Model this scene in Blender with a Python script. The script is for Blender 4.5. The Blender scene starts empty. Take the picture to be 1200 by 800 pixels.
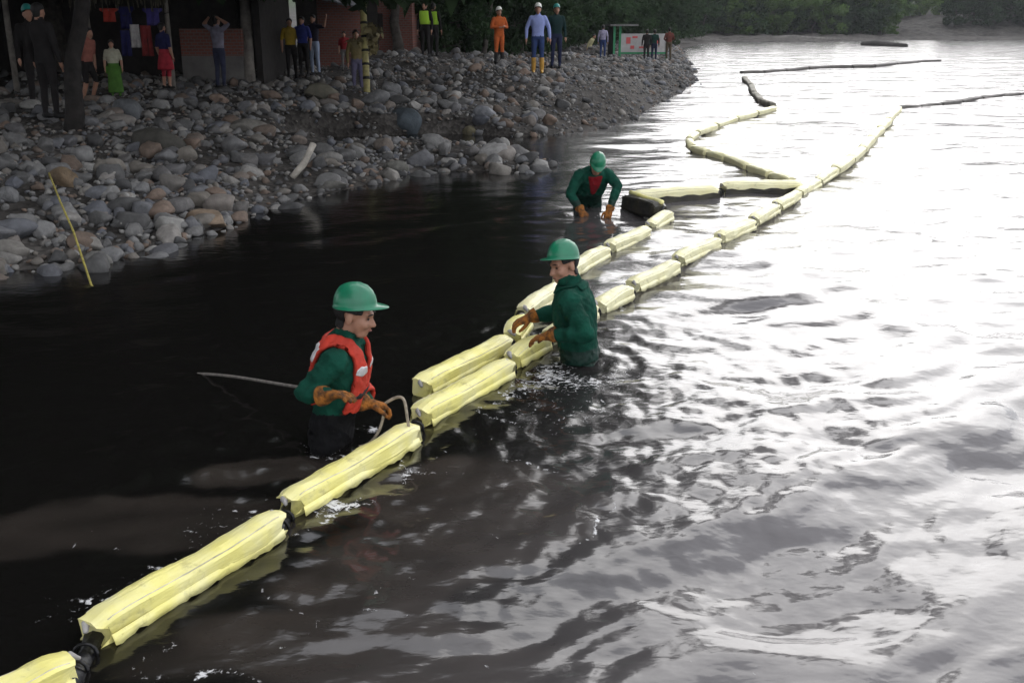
import bpy, bmesh, math, random
import numpy as np
from mathutils import Vector, Matrix, noise as mnoise

random.seed(7)
RNG = np.random.default_rng(11)
R = math.radians
SC = bpy.context.scene
COL = SC.collection

# ------------------------------------------------------------------ camera
CAM_H = 2.15
FPX = 1170.0                      # focal length in pixels of the 1200 x 800 photograph
HORIZON = 28.0
PITCH = math.atan((400 - HORIZON) / FPX)
cam_data = bpy.data.cameras.new('camera')
cam_data.sensor_fit = 'HORIZONTAL'
cam_data.sensor_width = 36.0
cam_data.lens = FPX / 1200 * 36.0
cam_data.clip_start = 0.05
cam_data.clip_end = 3000
cam = bpy.data.objects.new('camera', cam_data)
COL.objects.link(cam)
cam.location = (0, 0, CAM_H)
cam.rotation_euler = (math.pi / 2 - PITCH, 0, 0)
SC.camera = cam

# ------------------------------------------------------------------ sky, sun, exposure
SUN_EL, SUN_AZ = R(25), R(20)     # sun behind thin cloud, ahead and to the right
world = bpy.data.worlds.new('World')
SC.world = world
world.use_nodes = True
wn, wl = world.node_tree.nodes, world.node_tree.links
wn.clear()
sky = wn.new('ShaderNodeTexSky')
sky.sky_type = 'NISHITA'
sky.sun_disc = False
sky.sun_elevation = SUN_EL
sky.sun_rotation = SUN_AZ
sky.air_density = 1.0
sky.dust_density = 2.0
sky.ozone_density = 1.0
hs = wn.new('ShaderNodeHueSaturation')
hs.inputs['Saturation'].default_value = 0.22
wl.new(sky.outputs[0], hs.inputs['Color'])
wtc = wn.new('ShaderNodeTexCoord')
wmp = wn.new('ShaderNodeMapping')
wmp.inputs['Scale'].default_value = (1.0, 1.0, 2.6)
wl.new(wtc.outputs['Generated'], wmp.inputs[0])
cl = wn.new('ShaderNodeTexNoise')
cl.inputs['Scale'].default_value = 2.6
cl.inputs['Detail'].default_value = 6
cl.inputs['Roughness'].default_value = 0.55
wl.new(wmp.outputs[0], cl.inputs['Vector'])
crp = wn.new('ShaderNodeMapRange')
crp.inputs[1].default_value = 0.32
crp.inputs[2].default_value = 0.68
crp.inputs[3].default_value = 0.78
crp.inputs[4].default_value = 1.45
wl.new(cl.outputs[0], crp.inputs[0])
wmul = wn.new('ShaderNodeVectorMath')
wmul.operation = 'SCALE'
deck = wn.new('ShaderNodeMix'); deck.data_type = 'RGBA'      # an even cloud deck in front of the clear sky
deck.inputs[0].default_value = 0.78
deck.inputs[7].default_value = (7.5, 7.65, 8.2, 1)
wl.new(hs.outputs[0], deck.inputs[6])
wl.new(deck.outputs[2], wmul.inputs[0])
wl.new(crp.outputs[0], wmul.inputs['Scale'])
bg = wn.new('ShaderNodeBackground')
bg.inputs['Strength'].default_value = 0.13
wl.new(wmul.outputs[0], bg.inputs['Color'])
wo = wn.new('ShaderNodeOutputWorld')
wl.new(bg.outputs[0], wo.inputs['Surface'])

sun_data = bpy.data.lights.new('sun', 'SUN')
sun_data.energy = 0.5
sun_data.angle = R(46)
sun_data.color = (1.0, 0.965, 0.92)
sun = bpy.data.objects.new('sun', sun_data)
COL.objects.link(sun)
sd_ = Vector((math.sin(SUN_AZ) * math.cos(SUN_EL), math.cos(SUN_AZ) * math.cos(SUN_EL), math.sin(SUN_EL)))
sun.rotation_euler = sd_.to_track_quat('Z', 'Y').to_euler()

SC.view_settings.view_transform = 'Standard'
SC.view_settings.look = 'None'
SC.view_settings.gamma = 1
SC.view_settings.use_curve_mapping = False
SC.view_settings.exposure = 0.75
SC.render.engine = 'CYCLES'
SC.cycles.max_bounces = 6
SC.cycles.glossy_bounces = 3
SC.cycles.diffuse_bounces = 3

# ------------------------------------------------------------------ helpers
CP, SP = math.cos(PITCH), math.sin(PITCH)
def ray(px, py):
    u, v = (px - 600) / FPX, (400 - py) / FPX
    return Vector((u, CP + v * SP, -SP + v * CP))
def at(px, py, z=0.0):            # the point of a level plane (water, floor) seen at a pixel
    d = ray(px, py)
    return Vector((0, 0, CAM_H)) + d * ((z - CAM_H) / d.z)
def atY(px, py, Y):               # the point at a given distance ahead
    d = ray(px, py)
    return Vector((0, 0, CAM_H)) + d * (Y / d.y)
def atD(px, py, t):
    return Vector((0, 0, CAM_H)) + ray(px, py) * t

_perm = np.random.default_rng(5).permutation(256)
_perm = np.concatenate([_perm, _perm])
_ga = np.random.default_rng(6).uniform(0, 2 * np.pi, 256)
_gx, _gy = np.cos(_ga), np.sin(_ga)
def perlin(x, y, seed=0):
    x = np.asarray(x, float) + seed * 17.31
    y = np.asarray(y, float) + seed * 9.77
    xi, yi = np.floor(x).astype(int), np.floor(y).astype(int)
    xf, yf = x - xi, y - yi
    u, v = xf**3 * (xf * (xf * 6 - 15) + 10), yf**3 * (yf * (yf * 6 - 15) + 10)
    def g(ix, iy, dx, dy):
        h = _perm[(_perm[ix & 255] + iy) & 255]
        return _gx[h] * dx + _gy[h] * dy
    a, b = g(xi, yi, xf, yf), g(xi + 1, yi, xf - 1, yf)
    c, d = g(xi, yi + 1, xf, yf - 1), g(xi + 1, yi + 1, xf - 1, yf - 1)
    return (a + u * (b - a)) * (1 - v) + (c + u * (d - c)) * v * 1.0
def fbm(x, y, seed=0, octs=4, gain=0.5):
    s, a = 0, 1
    for i in range(octs):
        s = s + a * perlin(np.asarray(x) * 2**i, np.asarray(y) * 2**i, seed + i)
        a *= gain
    return s
def smooth(e0, e1, x):
    t = np.clip((np.asarray(x, float) - e0) / (e1 - e0), 0, 1)
    return t * t * (3 - 2 * t)

# ---- materials
MATS = {}
def mat(name, color, rough=0.8, var=0.25, scale=4.0, bump=0.0, bscale=30.0, color2=None, metallic=0.0, spec=0.35,
        coords='Object', per_object=0.0, detail=5):
    if name in MATS: return MATS[name]
    m = bpy.data.materials.new(name)
    m.use_nodes = True
    n, l = m.node_tree.nodes, m.node_tree.links
    b = n['Principled BSDF']
    b.inputs['Roughness'].default_value = rough
    b.inputs['Metallic'].default_value = metallic
    b.inputs['Specular IOR Level'].default_value = spec
    tc = n.new('ShaderNodeTexCoord')
    nz = n.new('ShaderNodeTexNoise')
    nz.inputs['Scale'].default_value = scale
    nz.inputs['Detail'].default_value = detail
    nz.inputs['Roughness'].default_value = 0.6
    l.new(tc.outputs[coords], nz.inputs['Vector'])
    mx = n.new('ShaderNodeMix'); mx.data_type = 'RGBA'
    c = color
    c2 = color2 or tuple(x * (1 - 2 * var) for x in c)
    mx.inputs[6].default_value = (*c2, 1)
    mx.inputs[7].default_value = (*c, 1)
    mr = n.new('ShaderNodeMapRange')
    mr.inputs[1].default_value = 0.36
    mr.inputs[2].default_value = 0.64
    l.new(nz.outputs[0], mr.inputs[0])
    l.new(mr.outputs[0], mx.inputs[0])
    out = mx.outputs[2]
    if per_object:
        oi = n.new('ShaderNodeObjectInfo')
        hv = n.new('ShaderNodeHueSaturation')
        mv = n.new('ShaderNodeMapRange')
        mv.inputs[3].default_value = 1 - per_object
        mv.inputs[4].default_value = 1 + per_object
        l.new(oi.outputs['Random'], mv.inputs[0])
        l.new(mv.outputs[0], hv.inputs['Value'])
        l.new(out, hv.inputs['Color'])
        out = hv.outputs[0]
    l.new(out, b.inputs['Base Color'])
    if bump:
        bz = n.new('ShaderNodeTexNoise')
        bz.inputs['Scale'].default_value = bscale
        bz.inputs['Detail'].default_value = 4
        l.new(tc.outputs[coords], bz.inputs['Vector'])
        bp = n.new('ShaderNodeBump')
        bp.inputs['Strength'].default_value = bump
        bp.inputs['Distance'].default_value = 0.02
        l.new(bz.outputs[0], bp.inputs['Height'])
        l.new(bp.outputs[0], b.inputs['Normal'])
    MATS[name] = m
    return m

# ---- objects
def link(o, parent=None):
    COL.objects.link(o)
    if parent is not None: o.parent = parent
    return o
def mesh_np(name, V, F, smooth_=True):
    """V (n,3), F (m,4) or (m,3) integer array, or a list of polygons"""
    me = bpy.data.meshes.new(name)
    if isinstance(F, np.ndarray):
        k = F.shape[1]
        me.vertices.add(len(V)); me.vertices.foreach_set('co', np.asarray(V, np.float32).ravel())
        me.loops.add(F.size); me.loops.foreach_set('vertex_index', F.astype(np.int32).ravel())
        me.polygons.add(len(F))
        me.polygons.foreach_set('loop_start', np.arange(0, F.size, k, dtype=np.int32))
        me.polygons.foreach_set('loop_total', np.full(len(F), k, np.int32))
        me.update(calc_edges=True)
    else:
        me.from_pydata([tuple(v) for v in V], [], F)
        me.update()
    if smooth_ and len(me.polygons): me.polygons.foreach_set('use_smooth', np.ones(len(me.polygons), bool))
    return me
def obj(name, me, m=None, parent=None, loc=None):
    if m is not None and not me.materials: me.materials.append(m)
    o = bpy.data.objects.new(name, me)
    if loc is not None: o.location = loc
    return link(o, parent)
def tag(o, label=None, cat=None, group=None, kind=None):
    if label: o['label'] = label
    if cat: o['category'] = cat
    if group: o['group'] = group
    if kind: o['kind'] = kind
    return o
def thing(name, label, cat, loc=(0, 0, 0), rotz=0, group=None):
    o = bpy.data.objects.new(name, None)
    o.empty_display_size = 0.2
    o.location = loc; o.rotation_euler = (0, 0, rotz)
    return tag(link(o), label, cat, group)
def copy_tree(o, parent=None):
    c = o.copy(); COL.objects.link(c); c.parent = parent
    for ch in list(o.children): copy_tree(ch, c)
    return c

class MB:
    """collects shapes into one mesh"""
    def __init__(s): s.v, s.f = [], []
    def add(s, V, F):
        k = len(s.v); s.v += [tuple(p) for p in V]; s.f += [tuple(i + k for i in q) for q in F]; return s
    def box(s, a, b):
        x0, y0, z0 = a; x1, y1, z1 = b
        V = [(x0,y0,z0),(x1,y0,z0),(x1,y1,z0),(x0,y1,z0),(x0,y0,z1),(x1,y0,z1),(x1,y1,z1),(x0,y1,z1)]
        return s.add(V, [(0,3,2,1),(4,5,6,7),(0,1,5,4),(1,2,6,5),(2,3,7,6),(3,0,4,7)])
    def tube(s, pts, rad, n=10, caps=True, jit=0.0):
        pts = [Vector(p) for p in pts]
        if not hasattr(rad, '__len__'): rad = [rad] * len(pts)
        V, F = [], []
        t0 = (pts[1] - pts[0]).normalized()
        ref = Vector((0, 0, 1)) if abs(t0.z) < 0.9 else Vector((1, 0, 0))
        u = t0.cross(ref).normalized()
        for i, p in enumerate(pts):
            t = (pts[min(i + 1, len(pts) - 1)] - pts[max(i - 1, 0)]).normalized()
            u = (u - t * u.dot(t)).normalized(); w = t.cross(u)
            for k in range(n):
                a = 2 * math.pi * k / n
                rr = rad[i] * (1 + (random.uniform(-jit, jit) if jit else 0))
                V.append(p + (u * math.cos(a) + w * math.sin(a)) * rr)
        for i in range(len(pts) - 1):
            for k in range(n):
                F.append((i*n + k, i*n + (k+1) % n, (i+1)*n + (k+1) % n, (i+1)*n + k))
        if caps:
            V.append(pts[0] - t0 * rad[0] * 0.3); V.append(pts[-1] + t * rad[-1] * 0.3)
            a, b = len(V) - 2, len(V) - 1
            for k in range(n):
                F.append((a, (k+1) % n, k)); F.append((b, (len(pts)-1)*n + k, (len(pts)-1)*n + (k+1) % n))
        return s.add(V, F)
    def rope(s, pts, r, n=6): return s.tube(pts, r, n)
    def build(s, name, m=None, parent=None, loc=None, smooth_=False):
        return obj(name, mesh_np(name, s.v, s.f, smooth_), m, parent, loc)
    def mesh(s, name, smooth_=False): return mesh_np(name, s.v, s.f, smooth_)

def bezier(p0, p1, p2, p3, n=16):
    out = []
    for i in range(n + 1):
        t = i / n; a = 1 - t
        out.append(Vector(p0) * a**3 + Vector(p1) * 3*a*a*t + Vector(p2) * 3*a*t*t + Vector(p3) * t**3)
    return out
def bevel(o, w, seg=2):
    m = o.modifiers.new('bevel', 'BEVEL'); m.width = w; m.segments = seg; m.limit_method = 'ANGLE'
    return o
# ------------------------------------------------------------------ terrain (river bed, left bank, far shore)
LEFT_PX = [(0,321),(60,317),(110,313),(160,299),(210,284),(265,271),(300,252),(340,237),(400,226),(450,214),(500,200),
           (560,202),(610,204),(646,197),(636,186),(604,177),(600,166),(640,160),(700,153),(745,141),(770,123),(800,109),
           (818,96),(813,80),(804,67),(800,57)]
LEFT = [(-7.0,-60),(-6.0,-20),(-5.6,0),(-5.3,6)] + [tuple(at(x, y)[:2]) for x, y in LEFT_PX]
LEFT += [(24, 125), (33, 138), (52, 146), (64, 160), (78, 166), (120, 171), (175, 176), (200, 150), (230, 60), (260, -60)]
LAND = np.array(LEFT + [(900, -60), (900, 1500), (-700, 1500), (-700, -60)])

def land_sd(x, y):
    """signed distance to the waterline, positive on land"""
    x = np.asarray(x, float); y = np.asarray(y, float)
    sh = x.shape; x = x.ravel(); y = y.ravel()
    d = np.full(x.shape, 1e9)
    P = np.array(LEFT)
    for (ax, ay), (bx, by) in zip(P[:-1], P[1:]):
        vx, vy = bx - ax, by - ay
        t = np.clip(((x - ax) * vx + (y - ay) * vy) / (vx * vx + vy * vy + 1e-12), 0, 1)
        d = np.minimum(d, np.hypot(x - ax - t * vx, y - ay - t * vy))
    ins = np.zeros(x.shape, bool)
    for (ax, ay), (bx, by) in zip(LAND, np.roll(LAND, -1, 0)):
        c = ((ay > y) != (by > y)) & (x < (bx - ax) * (y - ay) / (by - ay + 1e-12) + ax)
        ins ^= c
    return np.where(ins, d, -d).reshape(sh)

_pc = at(478, 177)
def pool_mask(x, y):                # backwater pool behind the front row of rocks
    q = ((np.asarray(x) - _pc.x) / 2.6)**2 + ((np.asarray(y) - _pc.y - 1.1) / 1.7)**2 + 0.5 * perlin(np.asarray(x) * .9, np.asarray(y) * .9, 14)
    return smooth(1.25, 0.55, q)
def base_z(x, y):
    sd = land_sd(x, y)
    far = smooth(90, 150, y)
    near = np.interp(sd, [-40, -6, -2.0, -0.6, 0, 0.8, 3, 7, 12, 30, 60], [-1.6, -0.9, -0.86, -0.35, -0.02, 0.16, 0.42, 0.72, 0.85, 1.05, 1.5])
    farz = np.interp(sd, [-40, -5, 0, 3, 14, 30, 70, 200, 600], [-1.6, -0.8, -0.02, 0.35, 2.4, 3.6, 5, 11, 22])
    mid = np.interp(sd, [-40, -5, 0, 3, 14, 30, 70, 200, 600], [-1.6, -0.8, -0.02, 0.25, 0.7, 1.2, 3.0, 9, 20])
    side = smooth(58, 80, x)
    farz = farz * side + mid * (1 - side)
    z = near * (1 - far) + farz * far
    n = fbm(np.asarray(x) * 0.35, np.asarray(y) * 0.35, 3, 4) * 0.16 + fbm(np.asarray(x) * 1.7, np.asarray(y) * 1.7, 8, 3) * 0.05
    z = z - 0.85 * pool_mask(x, y)
    z = z + n * smooth(0.1, 2.5, sd) * (1 + 2.5 * far) + fbm(np.asarray(x) * .03, np.asarray(y) * .03, 12, 3) * 4 * smooth(60, 200, sd)
    return z

# spots the ground has to pass through: (pixel of the foot, distance ahead)
CTRL_PX = []
def foot(px, py, t):
    p = atD(px, py, t); CTRL_PX.append((p.x, p.y, p.z)); return p
# people on the bank: foot pixel, apparent height in pixels -> distance
def stand(px, py, hpx, H):
    return foot(px, py, FPX * H / hpx * 0.985)
FEET = dict(
    orange=stand(585, 76, 62, 1.74), blue=stand(630, 86, 75, 1.76), behind=stand(641, 82, 70, 1.76),
    plaid=stand(706, 69, 37, 1.68), crouch=stand(690, 65, 22, 1.05), pair_a=stand(757, 72, 35, 1.70), pair_b=stand(766, 72, 35, 1.70),
    brown=stand(783, 71, 36, 1.72), neon=stand(499, 67, 60, 1.70), neon_b=stand(509, 66, 58, 1.70),
    yellow=stand(343, 92, 66, 1.62), cobalt=stand(357, 90, 66, 1.62), jeans=stand(370, 88, 66, 1.66), red=stand(405, 84, 44, 1.15),
    post=stand(420, 112, 72, 1.68), grey=stand(260, 104, 80, 1.70), girl=stand(197, 104, 72, 1.40), green=stand(137, 113, 62, 1.15),
    pink=stand(107, 121, 84, 1.55), teal=stand(48, 128, 112, 1.76), dark=stand(62, 139, 126, 1.72),
)
POLE_BASE = foot(430, 106, 23.5)
LEAN_BASE = foot(82, 163, 15.5)
BOOTH_BASE = foot(722, 73, 57)
_C = np.array(CTRL_PX)
_D = _C[:, 2] - base_z(_C[:, 0], _C[:, 1])
def ground_z(x, y):
    x = np.asarray(x, float); y = np.asarray(y, float)
    z = base_z(x, y)
    w = np.zeros(x.shape); s = np.zeros(x.shape)
    for (cx, cy, cz), dz in zip(_C, _D):
        k = np.exp(-((x - cx)**2 + (y - cy)**2) / (2 * 1.5**2))
        w = w + k; s = s + k * dz
    corr = s / (w + 0.05)
    return z + corr * smooth(0.0, 1.2, land_sd(x, y))
def gz(x, y): return float(ground_z(np.array([x]), np.array([y]))[0])
def on_ground(px, py, near=6.0, far=140.0):      # where a pixel's ray meets the ground
    t = np.linspace(near, far, 1600)
    d = ray(px, py)
    z = CAM_H + d.z * t
    g = ground_z(d.x * t, d.y * t)
    i = np.argmax(z <= g)
    return Vector((d.x * t[i], d.y * t[i], g[i]))

def grid_mesh(name, xs, ys):
    X, Y = np.meshgrid(xs, ys)
    Z = ground_z(X, Y)
    V = np.stack([X, Y, Z], -1).reshape(-1, 3)
    nx, ny = len(xs), len(ys)
    i = np.arange(ny - 1)[:, None] * nx + np.arange(nx - 1)[None]
    F = np.stack([i, i + 1, i + nx + 1, i + nx], -1).reshape(-1, 4)
    return mesh_np(name, V, F)
def soil_material(name, dark, pale, bump=0.6, green=None, zlo=3.0, zhi=6.0):
    m = bpy.data.materials.new(name); m.use_nodes = True
    n, l = m.node_tree.nodes, m.node_tree.links
    b = n['Principled BSDF']; b.inputs['Roughness'].default_value = 0.95; b.inputs['Specular IOR Level'].default_value = 0.15
    tc = n.new('ShaderNodeTexCoord')
    a = n.new('ShaderNodeTexNoise'); a.inputs['Scale'].default_value = 0.9; a.inputs['Detail'].default_value = 10; a.inputs['Roughness'].default_value = 0.7
    l.new(tc.outputs['Object'], a.inputs['Vector'])
    r = n.new('ShaderNodeValToRGB'); r.color_ramp.elements[0].position = 0.35; r.color_ramp.elements[1].position = 0.68
    r.color_ramp.elements[0].color = (*dark, 1); r.color_ramp.elements[1].color = (*pale, 1)
    l.new(a.outputs[0], r.inputs[0])
    v = n.new('ShaderNodeTexVoronoi'); v.inputs['Scale'].default_value = 16
    l.new(tc.outputs['Object'], v.inputs['Vector'])
    mx = n.new('ShaderNodeMix'); mx.data_type = 'RGBA'; mx.blend_type = 'MULTIPLY'; mx.inputs[0].default_value = 0.55
    hv = n.new('ShaderNodeSeparateColor'); l.new(v.outputs['Color'], hv.inputs[0])
    cb = n.new('ShaderNodeCombineColor')
    for k in range(3): l.new(hv.outputs[0], cb.inputs[k])
    l.new(r.outputs[0], mx.inputs[6]); l.new(cb.outputs[0], mx.inputs[7])
    out = mx.outputs[2]
    if green:
        ge = n.new('ShaderNodeNewGeometry'); sx = n.new('ShaderNodeSeparateXYZ'); l.new(ge.outputs['Position'], sx.inputs[0])
        ad = n.new('ShaderNodeMath'); ad.operation = 'MULTIPLY_ADD'; ad.inputs[1].default_value = 5.0
        l.new(a.outputs[0], ad.inputs[0]); l.new(sx.outputs[2], ad.inputs[2])
        mr = n.new('ShaderNodeMapRange'); mr.inputs[1].default_value = zlo + 2.5; mr.inputs[2].default_value = zhi + 2.5
        l.new(ad.outputs[0], mr.inputs[0])
        m2 = n.new('ShaderNodeMix'); m2.data_type = 'RGBA'
        l.new(mr.outputs[0], m2.inputs[0]); l.new(out, m2.inputs[6]); m2.inputs[7].default_value = (*green, 1)
        out = m2.outputs[2]
    l.new(out, b.inputs['Base Color'])
    bp = n.new('ShaderNodeBump'); bp.inputs['Strength'].default_value = bump; bp.inputs['Distance'].default_value = 0.03
    l.new(v.outputs['Distance'], bp.inputs['Height']); l.new(bp.outputs[0], b.inputs['Normal'])
    return m
M_SOIL = soil_material('bank_gravel', (0.030, 0.027, 0.024), (0.125, 0.115, 0.105), green=(0.03, 0.05, 0.016), zlo=4, zhi=7)
xs = np.unique(np.concatenate([np.arange(-26, 16, 0.16), np.linspace(-700, -26, 50), np.linspace(16, 90, 110), np.linspace(90, 900, 50)]))
ys = np.unique(np.concatenate([np.arange(4, 50, 0.17), np.linspace(-60, 4, 22), np.linspace(50, 130, 90), np.linspace(130, 260, 110), np.linspace(260, 1500, 60)]))
bank = obj('river_bank', grid_mesh('river_bank', xs, ys), M_SOIL)
tag(bank, 'grey gravel and cobble bank rising from the dark river to the houses', kind='structure')

# ------------------------------------------------------------------ water
W1 = at(402, 515); W2 = at(672, 420); W3 = at(693, 248)
_a0 = np.concatenate([np.linspace(-180, -42, 40, endpoint=False), np.linspace(-42, 42, 560), np.linspace(42, 180, 41)[1:]])
_r0 = np.concatenate([[0.02, 0.6, 1.2], np.geomspace(1.7, 420, 760)])
A_, R_ = np.meshgrid(np.radians(_a0), _r0)
WX, WY = R_ * np.sin(A_), R_ * np.cos(A_)
sdw = land_sd(WX, WY)
az = np.degrees(np.arctan2(WX, WY))
# current strength: calm black pool on the left, fast broken water on the right
edge = perlin(WX * 0.35, WY * 0.2, 21) * 1.2
line = np.interp(WY, [0, 3, 5, 7, 9, 12, 16, 22, 30, 45, 400], [-0.5, -0.1, 0.45, 0.75, 0.95, 0.8, 1.6, 2.4, 4.5, 8, 30])
chop = smooth(-0.9, 1.3, WX - line + edge * 0.5)
amp = 0.18 + 0.82 * chop
amp = amp * (0.25 + 0.75 * smooth(0.0, 1.5, -sdw))
wx = WX + 0.5 * perlin(WX * 0.6, WY * 0.6, 31) + 0.22 * perlin(WX * 1.7, WY * 1.7, 33)
wy = WY + 0.5 * perlin(WX * 0.6, WY * 0.6, 35) + 0.22 * perlin(WX * 1.7, WY * 1.7, 37)
dr = R_ * 0.0073; da = R_ * 0.0026
eta = np.zeros_like(WX)
ct, st = math.cos(R(28)), math.sin(R(28))
ux, uy = wx * ct + wy * st, -wx * st + wy * ct
for lam, h, an, sd0 in ((2.6, 0.050, 0.6, 41), (1.25, 0.046, 0.6, 42), (0.62, 0.044, 0.5, 43), (0.33, 0.031, 0.5, 44), (0.17, 0.012, 0.55, 45)):
    keep = smooth(2.2, 5.0, lam / dr)
    p = perlin(ux / lam * an, uy / lam, sd0)
    eta += h * keep * (1.15 * p - 0.55 * np.abs(p) + 0.1)
eta *= amp
for c, a, lam, dec in ((W1, 0.008, 0.2, 0.45), (W2, 0.006, 0.24, 0.6), (W3, 0.008, 0.3, 0.9)):
    rr = np.hypot(WX - c.x, WY - c.y + 0.1)
    rr = rr + 0.08 * perlin(WX * 3, WY * 3, 50)
    eta += a * np.sin(2 * math.pi * rr / lam) * np.exp(-rr / dec) * smooth(2.2, 5.0, lam / dr)
# broken water by the near boom
BOOM_LINE = [at(x, y) for x, y in ((30, 800), (330, 612), (600, 432), (700, 365))]
bd = np.full(WX.shape, 1e9)
for p, q in zip(BOOM_LINE[:-1], BOOM_LINE[1:]):
    v = q - p; t = np.clip(((WX - p.x) * v.x + (WY - p.y) * v.y) / (v.x**2 + v.y**2), 0, 1)
    bd = np.minimum(bd, np.hypot(WX - p.x - t * v.x, WY - p.y - t * v.y))
near_b = np.exp(-(bd / 0.35)**2)
eta += near_b * 0.010 * perlin(WX * 5, WY * 5, 55) + near_b * 0.006 * perlin(WX * 11, WY * 11, 56)
shel = smooth(3.2, 1.4, np.hypot((WX - 0.1) * 0.9, WY - 5.5))       # rough lee behind the workers
eta += shel * (0.013 * perlin(WX * 5.5, WY * 5.5, 57) + 0.006 * perlin(WX * 13, WY * 13, 58))
eta *= smooth(420, 120, R_)
V = np.stack([WX, WY, eta], -1).reshape(-1, 3)
na, nr = len(_a0), len(_r0)
i = np.arange(nr - 1)[:, None] * na + np.arange(na - 1)[None]
F = np.stack([i, i + 1, i + na + 1, i + na], -1).reshape(-1, 4)
F = F[:, ::-1]
wme = mesh_np('river_water', V, F)
def attr(me, name, arr):
    a = me.attributes.new(name, 'FLOAT', 'POINT'); a.data.foreach_set('value', np.asarray(arr, np.float32).ravel())
attr(wme, 'chop', chop)
# silt clouds and froth (real matter in and on the water)
def blob(px, py, rx, ry, rot=0.0):
    c = at(px, py); dx, dy = WX - c.x, WY - c.y
    cr, sr = math.cos(rot), math.sin(rot)
    dx, dy = dx * cr + dy * sr, -dx * sr + dy * cr
    q = (dx / rx)**2 + (dy / ry)**2 + 0.95 * perlin(WX * 1.5, WY * 2.2, 61) + 0.4 * perlin(WX * 5, WY * 5, 62)
    return smooth(1.2, 0.7, q) * (0.75 + 0.5 * perlin(WX * 3.1, WY * 6.3, 63))
mud = np.maximum.reduce([0.65 * blob(180, 610, 0.85, 0.28, 0.15), blob(330, 550, 0.45, 0.16, 0.2), blob(560, 585, 0.55, 0.5), blob(470, 660, 0.6, 0.35, 0.3), blob(400, 760, 0.7, 0.3)])
attr(wme, 'mud', mud)
def ringfoam(c, r0, w):
    rr = np.hypot(WX - c.x, WY - c.y)
    return np.exp(-((rr - r0) / w)**2)
fo = 0.48 * ringfoam(W2 + Vector((0.12, -0.2, 0)), 0.22, 0.16) + 0.44 * ringfoam(W2 + Vector((-0.1, -0.9, 0)), 0.2, 0.38) + 0.45 * ringfoam(W3, 0.35, 0.25) + 0.5 * ringfoam(W1 + Vector((.02, -.02, 0)), 0.2, 0.07)
fo += 0.42 * np.exp(-((bd - 0.22) / 0.16)**2) * smooth(0.1, 0.5, perlin(WX * 1.4, WY * 1.4, 66) + 0.15)
fo += 0.32 * chop * smooth(8, 3, R_) * smooth(0.15, 0.5, perlin(WX * 0.9, WY * 0.9, 67))
e1 = np.abs(perlin(WX * 1.1 + 3, WY * 2.2, 68)); fo += 0.5 * smooth(0.035, 0.0, e1) * smooth(0.0, 0.4, mud + near_b) * (R_ < 9)
fo += 0.70 * np.exp(-((mud - 0.28) / 0.16)**2) * smooth(0.0, 0.35, perlin(WX * 2.1, WY * 2.1, 69))
attr(wme, 'foam', np.clip(fo, 0, 1))

M_WATER = bpy.data.materials.new('river_water'); M_WATER.use_nodes = True
n, l = M_WATER.node_tree.nodes, M_WATER.node_tree.links
b = n['Principled BSDF']
b.inputs['IOR'].default_value = 1.52
tc = n.new('ShaderNodeTexCoord')
def an(name):
    a = n.new('ShaderNodeAttribute'); a.attribute_name = name; return a.outputs['Fac']
silt = n.new('ShaderNodeMix'); silt.data_type = 'RGBA'
silt.inputs[6].default_value = (0.006, 0.0055, 0.005, 1); silt.inputs[7].default_value = (0.040, 0.033, 0.028, 1)
l.new(an('mud'), silt.inputs[0])
turb = n.new('ShaderNodeMix'); turb.data_type = 'RGBA'; turb.inputs[7].default_value = (0.105, 0.097, 0.098, 1)   # grey silt carried by the fast water
l.new(an('chop'), turb.inputs[0]); l.new(silt.outputs[2], turb.inputs[6])
fn = n.new('ShaderNodeTexNoise'); fn.inputs['Scale'].default_value = 26; fn.inputs['Detail'].default_value = 5; fn.inputs['Roughness'].default_value = 0.7
fn.inputs['Distortion'].default_value = 1.2
l.new(tc.outputs['Object'], fn.inputs['Vector'])
fs = n.new('ShaderNodeMath'); fs.operation = 'MULTIPLY_ADD'; fs.inputs[1].default_value = 0.36
l.new(an('foam'), fs.inputs[0]); l.new(fn.outputs[0], fs.inputs[2])
fr = n.new('ShaderNodeMapRange'); fr.inputs[1].default_value = 0.77; fr.inputs[2].default_value = 0.86
l.new(fs.outputs[0], fr.inputs[0])
fm = n.new('ShaderNodeMix'); fm.data_type = 'RGBA'; fm.inputs[7].default_value = (0.62, 0.62, 0.62, 1)
l.new(fr.outputs[0], fm.inputs[0]); l.new(turb.outputs[2], fm.inputs[6])
l.new(fm.outputs[2], b.inputs['Base Color'])
rg = n.new('ShaderNodeMapRange'); rg.inputs[3].default_value = 0.12; rg.inputs[4].default_value = 0.8
l.new(fr.outputs[0], rg.inputs[0]); l.new(rg.outputs[0], b.inputs['Roughness'])
mpw = n.new('ShaderNodeMapping'); mpw.inputs['Rotation'].default_value = (0, 0, R(-28)); mpw.inputs['Scale'].default_value = (0.6, 1, 1)
l.new(tc.outputs['Object'], mpw.inputs[0])
n1 = n.new('ShaderNodeTexNoise'); n1.inputs['Scale'].default_value = 2.6; n1.inputs['Detail'].default_value = 4; n1.inputs['Roughness'].default_value = 0.5
l.new(mpw.outputs[0], n1.inputs['Vector'])
bs = n.new('ShaderNodeMath'); bs.operation = 'MULTIPLY_ADD'; bs.inputs[1].default_value = 0.17; bs.inputs[2].default_value = 0.045
l.new(an('chop'), bs.inputs[0])
n2 = n.new('ShaderNodeTexNoise'); n2.inputs['Scale'].default_value = 13; n2.inputs['Detail'].default_value = 3; n2.inputs['Distortion'].default_value = 0.3
l.new(mpw.outputs[0], n2.inputs['Vector'])
b2 = n.new('ShaderNodeBump'); b2.inputs['Distance'].default_value = 0.012; b2.inputs['Strength'].default_value = 0.2
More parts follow.
